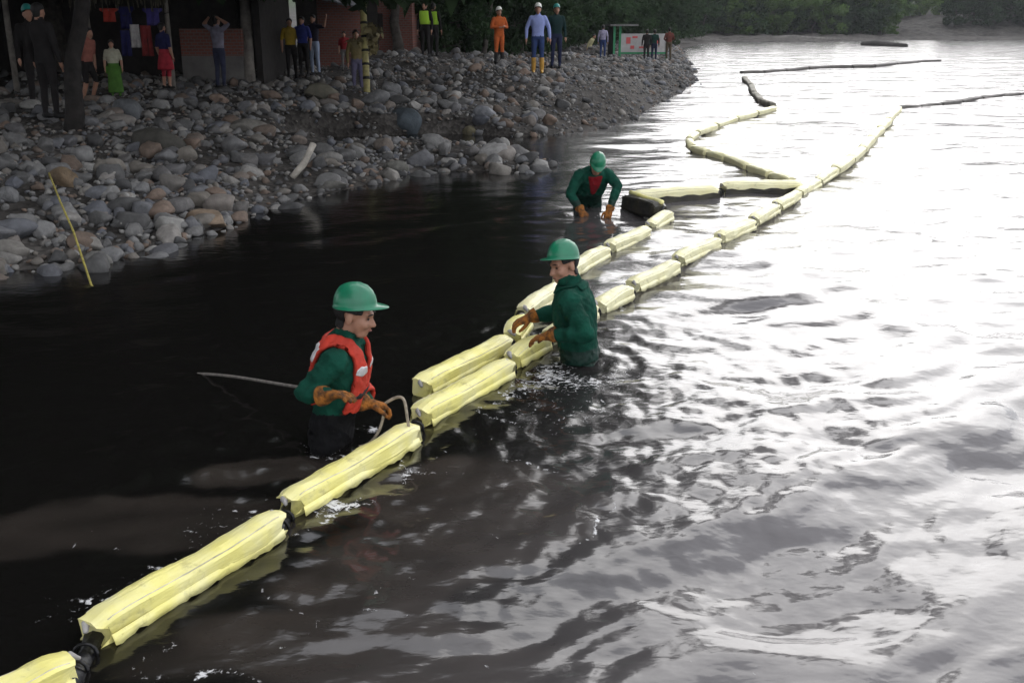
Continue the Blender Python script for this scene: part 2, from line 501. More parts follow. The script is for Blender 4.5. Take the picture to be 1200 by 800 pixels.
l.new(n2.outputs[0], b2.inputs['Height'])
n3 = n.new('ShaderNodeTexNoise'); n3.inputs['Scale'].default_value = 0.7; n3.inputs['Detail'].default_value = 3
l.new(mpw.outputs[0], n3.inputs['Vector'])
b3 = n.new('ShaderNodeBump'); b3.inputs['Distance'].default_value = 0.4; l.new(n3.outputs[0], b3.inputs['Height']); l.new(b2.outputs[0], b3.inputs['Normal'])
s3 = n.new('ShaderNodeMath'); s3.operation = 'MULTIPLY'; s3.inputs[1].default_value = 0.36; l.new(an('chop'), s3.inputs[0]); l.new(s3.outputs[0], b3.inputs['Strength'])
bp = n.new('ShaderNodeBump'); bp.inputs['Distance'].default_value = 0.11; l.new(b3.outputs[0], bp.inputs['Normal'])
l.new(bs.outputs[0], bp.inputs['Strength']); l.new(n1.outputs[0], bp.inputs['Height'])
l.new(bp.outputs[0], b.inputs['Normal'])
water = obj('river_water', wme, M_WATER)
tag(water, 'dark oily pool on the left turning to bright rippled river on the right', kind='structure')
# ------------------------------------------------------------------ floating booms
def pvc(name, c, c2, rough=0.45):
    """coated fabric: creased lengthwise, stained with mud and oil towards one side or another"""
    m = mat(name, c, rough, scale=5.0, color2=c2, per_object=0.05, spec=0.4)
    n, l = m.node_tree.nodes, m.node_tree.links; b = n['Principled BSDF']
    tc = n.new('ShaderNodeTexCoord'); mp = n.new('ShaderNodeMapping'); mp.inputs['Scale'].default_value = (5, 30, 30); l.new(tc.outputs['Object'], mp.inputs[0])
    z = n.new('ShaderNodeTexNoise'); z.inputs['Scale'].default_value = 1.0; z.inputs['Detail'].default_value = 5; z.inputs['Distortion'].default_value = 0.8; l.new(mp.outputs[0], z.inputs['Vector'])
    bp = n.new('ShaderNodeBump'); bp.inputs['Strength'].default_value = 0.55; bp.inputs['Distance'].default_value = 0.012; l.new(z.outputs[0], bp.inputs['Height']); l.new(bp.outputs[0], b.inputs['Normal'])
    d = n.new('ShaderNodeTexNoise'); d.inputs['Scale'].default_value = 7; d.inputs['Detail'].default_value = 9; d.inputs['Roughness'].default_value = 0.75; l.new(tc.outputs['Object'], d.inputs['Vector'])
    r = n.new('ShaderNodeMapRange'); r.inputs[1].default_value = 0.58; r.inputs[2].default_value = 0.78; r.inputs[4].default_value = 0.75; l.new(d.outputs[0], r.inputs[0])
    mx = n.new('ShaderNodeMix'); mx.data_type = 'RGBA'; mx.inputs[7].default_value = (0.16, 0.13, 0.06, 1)
    l.new(b.inputs['Base Color'].links[0].from_socket, mx.inputs[6]); l.new(r.outputs[0], mx.inputs[0]); l.new(mx.outputs[2], b.inputs['Base Color'])
    return m
M_YEL = pvc('yellow_boom_cover', (0.84, 0.77, 0.25), (0.84, 0.79, 0.40))
M_PALE = pvc('faded_overlit_cover', (0.86, 0.82, 0.52), (0.80, 0.75, 0.42))  # fading, plus overexposure of the farther floats put into the colour
M_OILED = pvc('oil_stained_cover', (0.018, 0.017, 0.016), (0.05, 0.045, 0.03), 0.35)
M_BLACK = mat('wet_black_rubber', (0.012, 0.012, 0.014), 0.35, bump=0.4, bscale=25)
M_SEAM = mat('pale_seam_tape', (0.78, 0.72, 0.52), 0.6, scale=9)
M_TAG = mat('grey_end_tab', (0.50, 0.48, 0.46), 0.6, scale=14)
M_ROPE = mat('wet_rope', (0.42, 0.36, 0.27), 0.85, scale=40)

PROF = [(-0.44, 0.72), (-0.16, 0.84), (0.16, 0.86), (0.44, 0.74), (0.53, 0.52), (0.56, 0.05), (0.48, -0.35), (0.26, -0.60), (-0.26, -0.60), (-0.48, -0.35), (-0.56, 0.05), (-0.53, 0.52)]
def chaikin(P, r=0.2):
    out = []
    for i in range(len(P)):
        a, b_ = P[i], P[(i + 1) % len(P)]
        out += [tuple(a[k] * (1 - r) + b_[k] * r for k in (0, 1)), tuple(a[k] * r + b_[k] * (1 - r) for k in (0, 1))]
    return out
PROF_F = chaikin(PROF, 0.10)
SEAMS = (7, 23)                      # profile points on the two upper shoulders
def float_mesh(name, L, w=0.2, h=0.15, seed=0, detail=True, soft=1.0):
    """a foam float in a heat-sealed cover: rounded box, wrinkled, with a split mouth at each end"""
    rr = random.Random(seed)
    PR = PROF_F if detail else PROF
    ns = max(14, int(L / 0.028)) if detail else 7
    st = [0, 0.012, 0.03] + [0.05 + 0.9 * i / ns for i in range(ns + 1)] + [0.97, 0.988, 1.0]
    V, F = [], []
    n = len(PR)
    ph = rr.uniform(0, 90); tw = rr.uniform(-.12, .12)
    for s in st:
        e = min(s, 1 - s) * L
        pin = 0.80 + 0.20 * float(smooth(0, 0.09, e))
        wav = math.sin(s * 5 + ph) * 0.007 * soft
        for (y, z) in PR:
            yy = y * w * (0.90 + 0.10 * float(smooth(0, 0.10, e))) + wav
            zz = z * h * pin - 0.010 * (1 - pin) + 0.006 * math.sin(s * 6 + ph * 2) * soft
            zz += yy * tw * (s - .5) * 2
            q = mnoise.noise(Vector((s * L * 5 + ph, y * 2.2, z * 2.2))) * 0.010
            q += (mnoise.noise(Vector((s * L * 4 + ph, y * 9, z * 9 + 4))) * 0.005 + mnoise.noise(Vector((s * L * 22, y * 5 + ph, z * 5))) * 0.003) * soft
            q += 0.006 * math.exp(-((abs(y) - .5)**2 + (z - .52)**2) / .006)      # welded shoulder
            xx = s * L
            if e < 0.045:                     # the mouth: the middle of the end face is folded inward
                k = max(0, 1 - abs(z - 0.18) / 0.42) * float(smooth(0.045, 0.0, e))
                xx += (0.10 if s < 0.5 else -0.10) * k * min(1, L)
            r_ = math.hypot(y, z) + 1e-6
            V.append((xx, yy + q * y / r_, zz + q * z / r_))
    for i in range(len(st) - 1):
        for k in range(n):
            F.append((i*n + k, (i+1)*n + k, (i+1)*n + (k+1) % n, i*n + (k+1) % n))
    F.append(tuple(range(n))); F.append(tuple(range((len(st)-1)*n + n - 1, (len(st)-1)*n - 1, -1)))
    me = mesh_np(name, V, F, True); me.set_sharp_from_angle(angle=R(30))
    seams = [[V[i*n + k] for i in range(3, len(st) - 3)] for k in SEAMS] if detail else []
    return me, seams
def place_x(o, a, b):
    d = (b - a)
    o.location = a
    o.rotation_euler = d.to_track_quat('X', 'Z').to_euler()
    return o
def boom(name, label, segs, w=0.2, h=0.15, z=0.03, detail=True, mats=None, group=None, conn=True, roll=0.0, seed=1):
    """segs: pixel ends of each float; mats: cover per float"""
    ends = [(at(a, b_, z), at(c, d, z)) for a, b_, c, d in segs]
    root = thing(name, label, 'boom', ends[0][0].copy(), 0, group)
    root.location.z = 0
    off = root.location.copy()
    for i, (a, b_) in enumerate(ends):
        m = (mats[i] if isinstance(mats, list) else mats) or M_PALE
        L = (b_ - a).length
        me, seams = float_mesh('float', L, w, h, seed * 31 + i, detail, 1.0)
        f = obj('float', me, m, root); place_x(f, a - off, b_ - off)
        f.rotation_euler.rotate_axis('X', roll + random.uniform(-0.10, 0.10))
        for sm_ in seams:                    # heat-sealed seam along the two shoulders
            mb = MB(); mb.tube([(q[0], q[1], q[2] - 0.001) for q in sm_], w * 0.022, 6, jit=.25)
            mb.build('seam', M_SEAM if m is not M_OILED else M_OILED, f, smooth_=True)
        if detail:
            for ex in (0.015, 0.985):
                y0 = random.uniform(-0.2, 0.2) * w; x0 = L * ex
                mb = MB(); mb.tube([(x0 - 0.035, y0 - .03, h * 0.40), (x0 - .01, y0, h * 0.56), (x0 + .012, y0 + 0.02, h * 0.54), (x0 + 0.04, y0 + random.uniform(-.03, .05), h * 0.36)], [0.008, 0.017, 0.015, 0.006], 7, jit=0.3)
                mb.build('end_tab', M_TAG if m is not M_OILED else M_BLACK, f, smooth_=True)
        if detail and m is not M_OILED:       # frayed edge of the cover trailing at the waterline
            for sy in (-1, 1):
                ks = max(6, int(L / .03)); V, F = [], []
                for q in range(ks + 1):
                    x0 = L * (.04 + .92 * q / ks); o_ = 0.010 + 0.012 * mnoise.noise(Vector((x0 * 9, i, sy))); dz = 0.022 * (1 + mnoise.noise(Vector((x0 * 16, i + 5, sy))))
                    V += [(x0, sy * w * .555, h * .12), (x0, sy * (w * .56 + o_), -h * .10 - dz), (x0, sy * (w * .56 + o_ - .004), -h * .10 - dz), (x0, sy * (w * .545), h * .12)]
                for q in range(ks):
                    for k_ in range(4): F.append((q*4 + k_, q*4 + 4 + k_, q*4 + 4 + (k_+1) % 4, q*4 + (k_+1) % 4))
                obj('cover_edge', mesh_np('cover_edge', V, F), m, f)
        # coupling to the next float
        if conn and i < len(ends) - 1:
            a2 = ends[i + 1][0]
            d = (a2 - b_)
            if d.length < 0.8:
                mb = MB()
                u = d.normalized() if d.length > 1e-4 else Vector((1, 0, 0))
                p0, p1 = b_ - u * 0.06 - off - Vector((0, 0, .022)), a2 + u * 0.06 - off - Vector((0, 0, .022))
                mb.tube([p0, p0.lerp(p1, 0.3) + Vector((0, 0, -0.01)), p0.lerp(p1, 0.7) + Vector((0, 0, -0.012)), p1], [w * .36, w * .28, w * .26, w * .36], 8, jit=0.18)
                c = mb.build('coupling', M_BLACK, root, smooth_=True)
                if detail:
                    for q in (0.3, 0.62):
                        pc = p0.lerp(p1, q)
                        mb = MB(); side = u.cross(Vector((0, 0, 1))).normalized()
                        ring = [pc + (side * math.cos(t) + Vector((0, 0, 1)) * math.sin(t)) * w * 0.33 for t in np.linspace(0, 2 * math.pi, 13)]
                        mb.tube(ring, 0.007, 6, caps=False, jit=.2)
                        mb.build('lashing', M_BLACK, c, smooth_=True)
    return root

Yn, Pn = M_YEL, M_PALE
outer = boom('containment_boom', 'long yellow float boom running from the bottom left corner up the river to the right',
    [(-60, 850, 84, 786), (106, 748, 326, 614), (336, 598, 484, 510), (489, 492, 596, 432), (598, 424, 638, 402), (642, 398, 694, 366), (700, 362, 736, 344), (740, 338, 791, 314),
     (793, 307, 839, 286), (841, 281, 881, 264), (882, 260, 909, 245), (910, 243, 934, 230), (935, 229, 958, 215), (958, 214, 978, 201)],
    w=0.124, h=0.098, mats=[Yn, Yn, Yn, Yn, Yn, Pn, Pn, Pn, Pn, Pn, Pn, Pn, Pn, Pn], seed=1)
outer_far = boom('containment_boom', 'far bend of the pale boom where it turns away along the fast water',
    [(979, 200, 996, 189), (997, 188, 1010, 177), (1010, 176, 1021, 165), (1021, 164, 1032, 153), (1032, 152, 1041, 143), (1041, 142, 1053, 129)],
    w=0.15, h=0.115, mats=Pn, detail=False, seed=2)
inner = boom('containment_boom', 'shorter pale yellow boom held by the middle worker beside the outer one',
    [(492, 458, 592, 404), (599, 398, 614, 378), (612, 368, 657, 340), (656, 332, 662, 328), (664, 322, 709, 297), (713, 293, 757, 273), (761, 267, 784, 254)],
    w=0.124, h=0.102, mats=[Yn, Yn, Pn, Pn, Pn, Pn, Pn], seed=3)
elbow = boom('containment_boom', 'oil blackened boom float with a yellow top edge next to the farthest worker',
    [(735, 238, 774, 251)], w=0.18, h=0.15, z=0.05, mats=[M_OILED], seed=4, conn=False)
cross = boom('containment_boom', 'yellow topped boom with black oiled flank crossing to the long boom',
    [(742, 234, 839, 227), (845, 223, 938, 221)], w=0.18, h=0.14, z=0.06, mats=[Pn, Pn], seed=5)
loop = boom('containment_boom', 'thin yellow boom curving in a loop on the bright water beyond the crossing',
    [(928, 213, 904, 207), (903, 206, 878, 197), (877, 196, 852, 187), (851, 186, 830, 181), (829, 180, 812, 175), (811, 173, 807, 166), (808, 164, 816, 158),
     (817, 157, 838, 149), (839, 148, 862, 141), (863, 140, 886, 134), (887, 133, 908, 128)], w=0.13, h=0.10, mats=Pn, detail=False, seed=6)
drift = boom('containment_boom', 'weathered grey boom trailing from the loop towards the upstream rapids',
    [(906, 124, 893, 120), (892, 119, 884, 111), (884, 110, 880, 102), (880, 101, 872, 92)], w=0.18, h=0.12, mats=mat('weathered_cover', (0.30, 0.28, 0.22), 0.7, scale=4), detail=False, seed=7)
M_DKC = mat('dark_boom_cover', (0.15, 0.14, 0.125), 0.6, scale=6)
far_a = boom('containment_boom', 'dark boom line stretching from the bend to the right edge of the river',
    [(1054 + 24 * k, 127 - 2.6 * k + 1.5 * math.sin(k), 1077 + 24 * k, 124.6 - 2.6 * k + 1.5 * math.sin(k + 1)) for k in range(8)], w=0.15, h=0.09, z=0.0, mats=M_DKC, detail=False, seed=8)
far_b = boom('containment_boom', 'thin dark boom line far upstream below the grey gravel bar',
    [(868 + 26 * k, 86 - 1.5 * k + 0.9 * math.sin(k * 1.3), 893 + 26 * k, 84.6 - 1.5 * k + 0.9 * math.sin(k * 1.3 + 1.3)) for k in range(9)], w=0.25, h=0.14, z=0.0, mats=M_DKC, detail=False, seed=9)
# oiled skirts hanging from the crossing boom and its elbow
def skirt(root, a, b_, depth, m, side=-1, zt=0.085):
    d = (b_ - a); u = d.normalized(); s = Vector((u.y, -u.x, 0)) * 0.097 * (1 if (Vector((u.y, -u.x, 0)).y < 0) else -1)
    mb = MB(); V, F = [], []
    k = 12
    for i in range(k + 1):
        p = a + d * (i / k) + s - root.location
        w_ = 0.012 * math.sin(i * 1.9)
        for o_ in (0, 0.02):
            q = s.normalized() * o_
            V += [(p.x + q.x, p.y + q.y, zt + w_), (p.x + q.x * 2, p.y + q.y * 2, -depth)]
    for i in range(k):
        j = i * 4
        F += [(j, j+4, j+5, j+1), (j+2, j+3, j+7, j+6), (j, j+2, j+6, j+4), (j+1, j+5, j+7, j+3)]
    mb.add(V, F)
    return mb.build('skirt', m, root)
for a, b_ in (((744, 234), (838, 227)), ((847, 223), (937, 221))):
    skirt(cross, at(*a, 0.06), at(*b_, 0.06), 0.3, M_OILED)
# the elbow float keeps a clean yellow strip on top
mb = MB(); ea, eb = at(735, 238, 0.05) - elbow.location, at(774, 251, 0.05) - elbow.location
mb.tube([ea.lerp(eb, t) + Vector((0.03, 0.03, 0.125 + 0.005 * math.sin(9 * t))) for t in np.linspace(0.03, 0.97, 10)], 0.03, 8)
mb.build('cover_strip', M_YEL, elbow, smooth_=True)
# ------------------------------------------------------------------ people
def M_cloth(name, c, var=0.18): return mat('cloth_' + name, c, 0.9, var, 7.0, bump=0.35, bscale=60, spec=0.15)
M_SKIN = mat('skin', (0.36, 0.19, 0.125), 0.5, 0.08, 12, bump=0.1, bscale=120)
M_HAIR = mat('black_hair', (0.010, 0.009, 0.008), 0.55, 0.3, 40, bump=0.5, bscale=150)
M_EYE = mat('dark_eye', (0.02, 0.015, 0.012), 0.2)
M_LIP = mat('lip', (0.22, 0.085, 0.065), 0.5, 0.1)
M_GLOVE = mat('orange_work_glove', (0.36, 0.13, 0.02), 0.9, 0.3, 26, bump=0.6, bscale=80, color2=(0.06, 0.028, 0.012))
M_HGREEN = mat('green_hard_hat', (0.012, 0.19, 0.095), 0.32, 0.12, 9, bump=0.04, bscale=12, color2=(0.012, 0.145, 0.075), spec=0.5)
M_HWHITE = mat('white_hard_hat', (0.72, 0.72, 0.66), 0.35, 0.08, 9)
M_HTEAL = mat('teal_hard_hat', (0.02, 0.22, 0.19), 0.4, 0.1, 9)
M_STRAP = mat('black_webbing', (0.012, 0.012, 0.012), 0.8)
M_REFL = mat('silver_reflective_tape', (0.62, 0.60, 0.60), 0.4, 0.15, 25, metallic=0.2)

class Prim:
    def __init__(s): s.v, s.f, s.seg = [], [], []
    def add(s, V, F):
        k = len(s.v); s.v += [Vector(p) for p in V]; s.f += [tuple(i + k for i in q) for q in F]
    def limb(s, pts, rad, m, n=14, flat=None):
        """closed tapered tube with rounded ends; flat = (axis, factor) squashes its section"""
        pts = [Vector(p) for p in pts]
        for i in range(len(pts) - 1): s.seg.append((pts[i], pts[i+1], rad[i], rad[i+1], m))
        t0, t1 = (pts[1] - pts[0]).normalized(), (pts[-1] - pts[-2]).normalized()
        P = [pts[0] - t0 * rad[0] * .9, pts[0] - t0 * rad[0] * .6] + pts + [pts[-1] + t1 * rad[-1] * .6, pts[-1] + t1 * rad[-1] * .9]
        Rr = [rad[0] * .35, rad[0] * .78] + list(rad) + [rad[-1] * .78, rad[-1] * .35]
        ref = Vector((0, 0, 1)) if abs(t0.z) < 0.9 else Vector((1, 0, 0))
        u = t0.cross(ref).normalized(); V, F = [], []
        for i, p in enumerate(P):
            t = (P[min(i+1, len(P)-1)] - P[max(i-1, 0)]).normalized()
            u = (u - t * u.dot(t)).normalized(); w = t.cross(u)
            for k in range(n):
                a = 2 * math.pi * k / n
                o = (u * math.cos(a) + w * math.sin(a)) * Rr[i]
                if flat is not None: o = o - flat[0] * o.dot(flat[0]) * (1 - flat[1])
                V.append(p + o)
        for i in range(len(P) - 1):
            for k in range(n): F.append((i*n+k, i*n+(k+1) % n, (i+1)*n+(k+1) % n, (i+1)*n+k))
        F.append(tuple(range(n - 1, -1, -1))); F.append(tuple(range((len(P)-1)*n, len(P)*n)))
        s.add(V, F)
    def ell(s, c, r, m, M=None, seg=True):
        V, F = [], []; nu, nv = 16, 9
        c = Vector(c)
        for j in range(nv + 1):
            th = math.pi * (j + 0.02) / (nv + 0.04)
            for i in range(nu):
                ph = 2 * math.pi * i / nu
                V.append(Vector((r[0] * math.sin(th) * math.cos(ph), r[1] * math.sin(th) * math.sin(ph), r[2] * math.cos(th))) + c)
        for j in range(nv):
            for i in range(nu): F.append((j*nu+i, (j+1)*nu+i, (j+1)*nu+(i+1) % nu, j*nu+(i+1) % nu))
        F.append(tuple(range(nu))[::1]); F.append(tuple(range(nv*nu + nu - 1, nv*nu - 1, -1)))
        if M is not None: V = [M @ v for v in V]; c = M @ c
        s.add(V, F)
        if seg: s.seg.append((c, c + Vector((0, 0, 1e-4)), min(r), min(r), m))
    def loft(s, rings, m, n=20, power=2.4):
        """rings: (centre, right vector * half width, forward vector * half depth)"""
        V, F = [], []
        for c, a, b_ in rings:
            for k in range(n):
                t = 2 * math.pi * k / n; ct_, st_ = math.cos(t), math.sin(t)
                e = 2 / power
                V.append(Vector(c) + Vector(a) * math.copysign(abs(ct_)**e, ct_) + Vector(b_) * math.copysign(abs(st_)**e, st_))
        N = len(rings)
        for i in range(N - 1):
            for k in range(n): F.append((i*n+k, i*n+(k+1) % n, (i+1)*n+(k+1) % n, (i+1)*n+k))
        F.append(tuple(range(n - 1, -1, -1))); F.append(tuple(range((N-1)*n, N*n)))
        s.add(V, F)
        for i in range(N - 1):
            c0, c1 = Vector(rings[i][0]), Vector(rings[i+1][0])
            for q in (-0.55, 0, 0.55):
                s.seg.append((c0 + Vector(rings[i][1]) * q, c1 + Vector(rings[i+1][1]) * q, Vector(rings[i][2]).length * .95, Vector(rings[i+1][2]).length * .95, m))
def fuse(prim, voxel, smooth_it=3):
    me = bpy.data.meshes.new('tmp'); me.from_pydata([tuple(v) for v in prim.v], [], prim.f)
    bm_ = bmesh.new(); bm_.from_mesh(me); bmesh.ops.recalc_face_normals(bm_, faces=bm_.faces); bm_.to_mesh(me); bm_.free()
    o = bpy.data.objects.new('tmp', me); COL.objects.link(o)
    r = o.modifiers.new('r', 'REMESH'); r.mode = 'VOXEL'; r.voxel_size = voxel; r.adaptivity = 0
    sm = o.modifiers.new('s', 'SMOOTH'); sm.factor = 0.5; sm.iterations = smooth_it
    dg = bpy.context.evaluated_depsgraph_get(); dg.update()
    out = bpy.data.meshes.new_from_object(o.evaluated_get(dg))
    bpy.data.objects.remove(o); bpy.data.meshes.remove(me)
    out.materials.clear()
    out.polygons.foreach_set('use_smooth', np.ones(len(out.polygons), bool))
    return out
def coords(me):
    a = np.empty(len(me.vertices) * 3, np.float32); me.vertices.foreach_get('co', a); return a.reshape(-1, 3).astype(float)
def normals(me):
    a = np.empty(len(me.vertices) * 3, np.float32); me.vertices.foreach_get('normal', a); return a.reshape(-1, 3).astype(float)
def centers(me):
    a = np.empty(len(me.polygons) * 3, np.float32); me.polygons.foreach_get('center', a); return a.reshape(-1, 3).astype(float)
def paint(me, seg, mats):
    """gives every face the material of the limb it lies on"""
    C = centers(me); best = np.full(len(C), 1e9); idx = np.zeros(len(C), np.int32)
    for p0, p1, r0, r1, m in seg:
        a, d = np.array(p0), np.array(p1 - p0)
        t = np.clip(((C - a) @ d) / (d @ d + 1e-12), 0, 1)
        dist = np.linalg.norm(C - a - t[:, None] * d, axis=1) - (r0 + (r1 - r0) * t)
        k = dist < best; best[k] = dist[k]; idx[k] = m
    for m in mats: me.materials.append(m)
    me.polygons.foreach_set('material_index', idx)
    return idx
def shell(name, me, mask, off, thick, m, parent, relax=4, one=False):
    """a garment lifted off the body surface: chosen faces, pushed out, given thickness"""
    bm_ = bmesh.new(); bm_.from_mesh(me); bm_.faces.ensure_lookup_table()
    bmesh.ops.delete(bm_, geom=[f for f, k in zip(bm_.faces, mask) if not k], context='FACES')
    bmesh.ops.delete(bm_, geom=[v for v in bm_.verts if not v.link_faces], context='VERTS')
    if one:                                                    # keep the largest connected patch
        seen, best = set(), []
        for f in bm_.faces:
            if f in seen: continue
            st, comp = [f], []
            seen.add(f)
            while st:
                g = st.pop(); comp.append(g)
                for e in g.edges:
                    for h_ in e.link_faces:
                        if h_ not in seen: seen.add(h_); st.append(h_)
            if len(comp) > len(best): best = comp
        keep = set(best)
        bmesh.ops.delete(bm_, geom=[f for f in bm_.faces if f not in keep], context='FACES')
    bm_.normal_update()
    for v in bm_.verts: v.co += v.normal * off
    for _ in range(relax):
        bv = [v for v in bm_.verts if v.is_boundary]
        new = {}
        for v in bv:
            nb = [e.other_vert(v) for e in v.link_edges if e.is_boundary]
            if len(nb) == 2: new[v] = v.co * 0.4 + (nb[0].co + nb[1].co) * 0.3
        for v, c in new.items(): v.co = c
    out = bpy.data.meshes.new(name)
    for f in bm_.faces: f.material_index = 0; f.smooth = True
    bm_.to_mesh(out); bm_.free(); out.materials.clear()
    o = obj(name, out, m, parent)
    if thick:
        s = o.modifiers.new('thick', 'SOLIDIFY'); s.thickness = thick; s.offset = 1
    return o

def hard_hat_mesh(cap=False):
    """domed shell with three ridges, rain lip and a peak at the front (-Y)"""
    V, F = [], []; nu = 40
    prof = [(0.0, 0.104), (0.22, 0.101), (0.45, 0.093), (0.66, 0.079), (0.83, 0.056), (0.93, 0.030), (0.98, 0.003), (1.0, -0.022), (1.035, -0.027)]
    for (r, z) in prof[1:]:
        for k in range(nu):
            a = 2 * math.pi * k / nu
            x, y = math.cos(a), math.sin(a)
            ex, ey = 0.098, 0.120
            rx = r
            X, Y = ex * x * rx, ey * y * rx
            Z = z
            if r > 1.0:
                fr = max(0.0, -y)**3
                X *= 1 + 0.0 * fr; Y -= 0.060 * fr; Z -= 0.006 * fr - 0.004
                if cap: X *= 0.96; Y *= 1.0
            elif r < 0.9 and z > 0.03:
                for c in (0.0, 0.42, -0.42):
                    Z += 0.006 * math.exp(-((x * r - c) / 0.09)**2) * float(smooth(1.0, 0.6, r))
            V.append((X, Y, Z))
    top = len(V); V.append((0, 0, 0.110))
    N = len(prof) - 1
    for i in range(N - 1):
        for k in range(nu): F.append((i*nu+k, (i+1)*nu+k, (i+1)*nu+(k+1) % nu, i*nu+(k+1) % nu))
    for k in range(nu): F.append((top, k, (k+1) % nu))
    return mesh_np('hard_hat', V, F)
HAT_ME = {}
def add_hat(m, parent, M, name='hard_hat', s=1.0):
    key = m.name
    if key not in HAT_ME:
        HAT_ME[key] = hard_hat_mesh(); HAT_ME[key].materials.append(m)
    o = obj(name, HAT_ME[key], None, parent)
    so = o.modifiers.new('thick', 'SOLIDIFY'); so.thickness = 0.004; so.offset = -1
    o.matrix_local = M @ Matrix.Translation((0, 0.010, 0.067)) @ Matrix.Rotation(R(-13), 4, 'X') @ Matrix.Scale(s * 0.95, 4)
    return o

def glove(name, W, d, up, curl, side, parent, m, spread=0.0, voxel=0.0042, s=1.0):
    """five separate fingers on a palm; side +1: thumb towards +y of the hand frame"""
    x = Vector(d).normalized(); z = Vector(up); z = (z - x * z.dot(x)).normalized(); y = z.cross(x)
    M = Matrix((x, y, z)).transposed()
    T = lambda p: Vector(W) + M @ (Vector(p) * s)
    p = Prim()
    p.loft([(T((cx, 0, cz)), M @ Vector((0, hw, 0)) * s, M @ Vector((0, 0, ht)) * s) for cx, cz, hw, ht in
            ((-0.05, 0, 0.056, 0.054), (-0.02, 0, 0.050, 0.047), (0.005, 0, 0.040, 0.032), (0.04, 0, 0.046, 0.022), (0.085, 0, 0.046, 0.018), (0.098, 0, 0.042, 0.012))], 0)
    for k, (by, ln) in enumerate(((-0.034, 0.066), (-0.0115, 0.080), (0.0115, 0.084), (0.034, 0.074))):
        by *= side
        a = 0.25 * curl; pts = [Vector((0.082, by * 0.97, 0))]; ang = -0.12
        dirx = by * spread * 6
        for q, fr in enumerate((0.46, 0.31, 0.23)):
            ang += curl * (0.75, 1.0, 0.8)[q]
            pts.append(pts[-1] + Vector((math.cos(ang), dirx * 0.5, -math.sin(ang))) * ln * fr)
        p.limb([T(q) for q in pts], [0.0118 * s, 0.0112 * s, 0.0102 * s, 0.009 * s], 0, 10)
    th = [Vector((0.022, 0.036 * side, -0.008)), Vector((0.052, 0.062 * side, -0.018)), Vector((0.082, 0.066 * side, -0.024 - 0.012 * curl)), Vector((0.102, 0.058 * side, -0.03 - 0.02 * curl))]
    p.limb([T(q) for q in th], [0.0155 * s, 0.014 * s, 0.012 * s, 0.010 * s], 0, 10)
    me = fuse(p, voxel, 1)
    o = obj(name, me, m, parent)
    return o

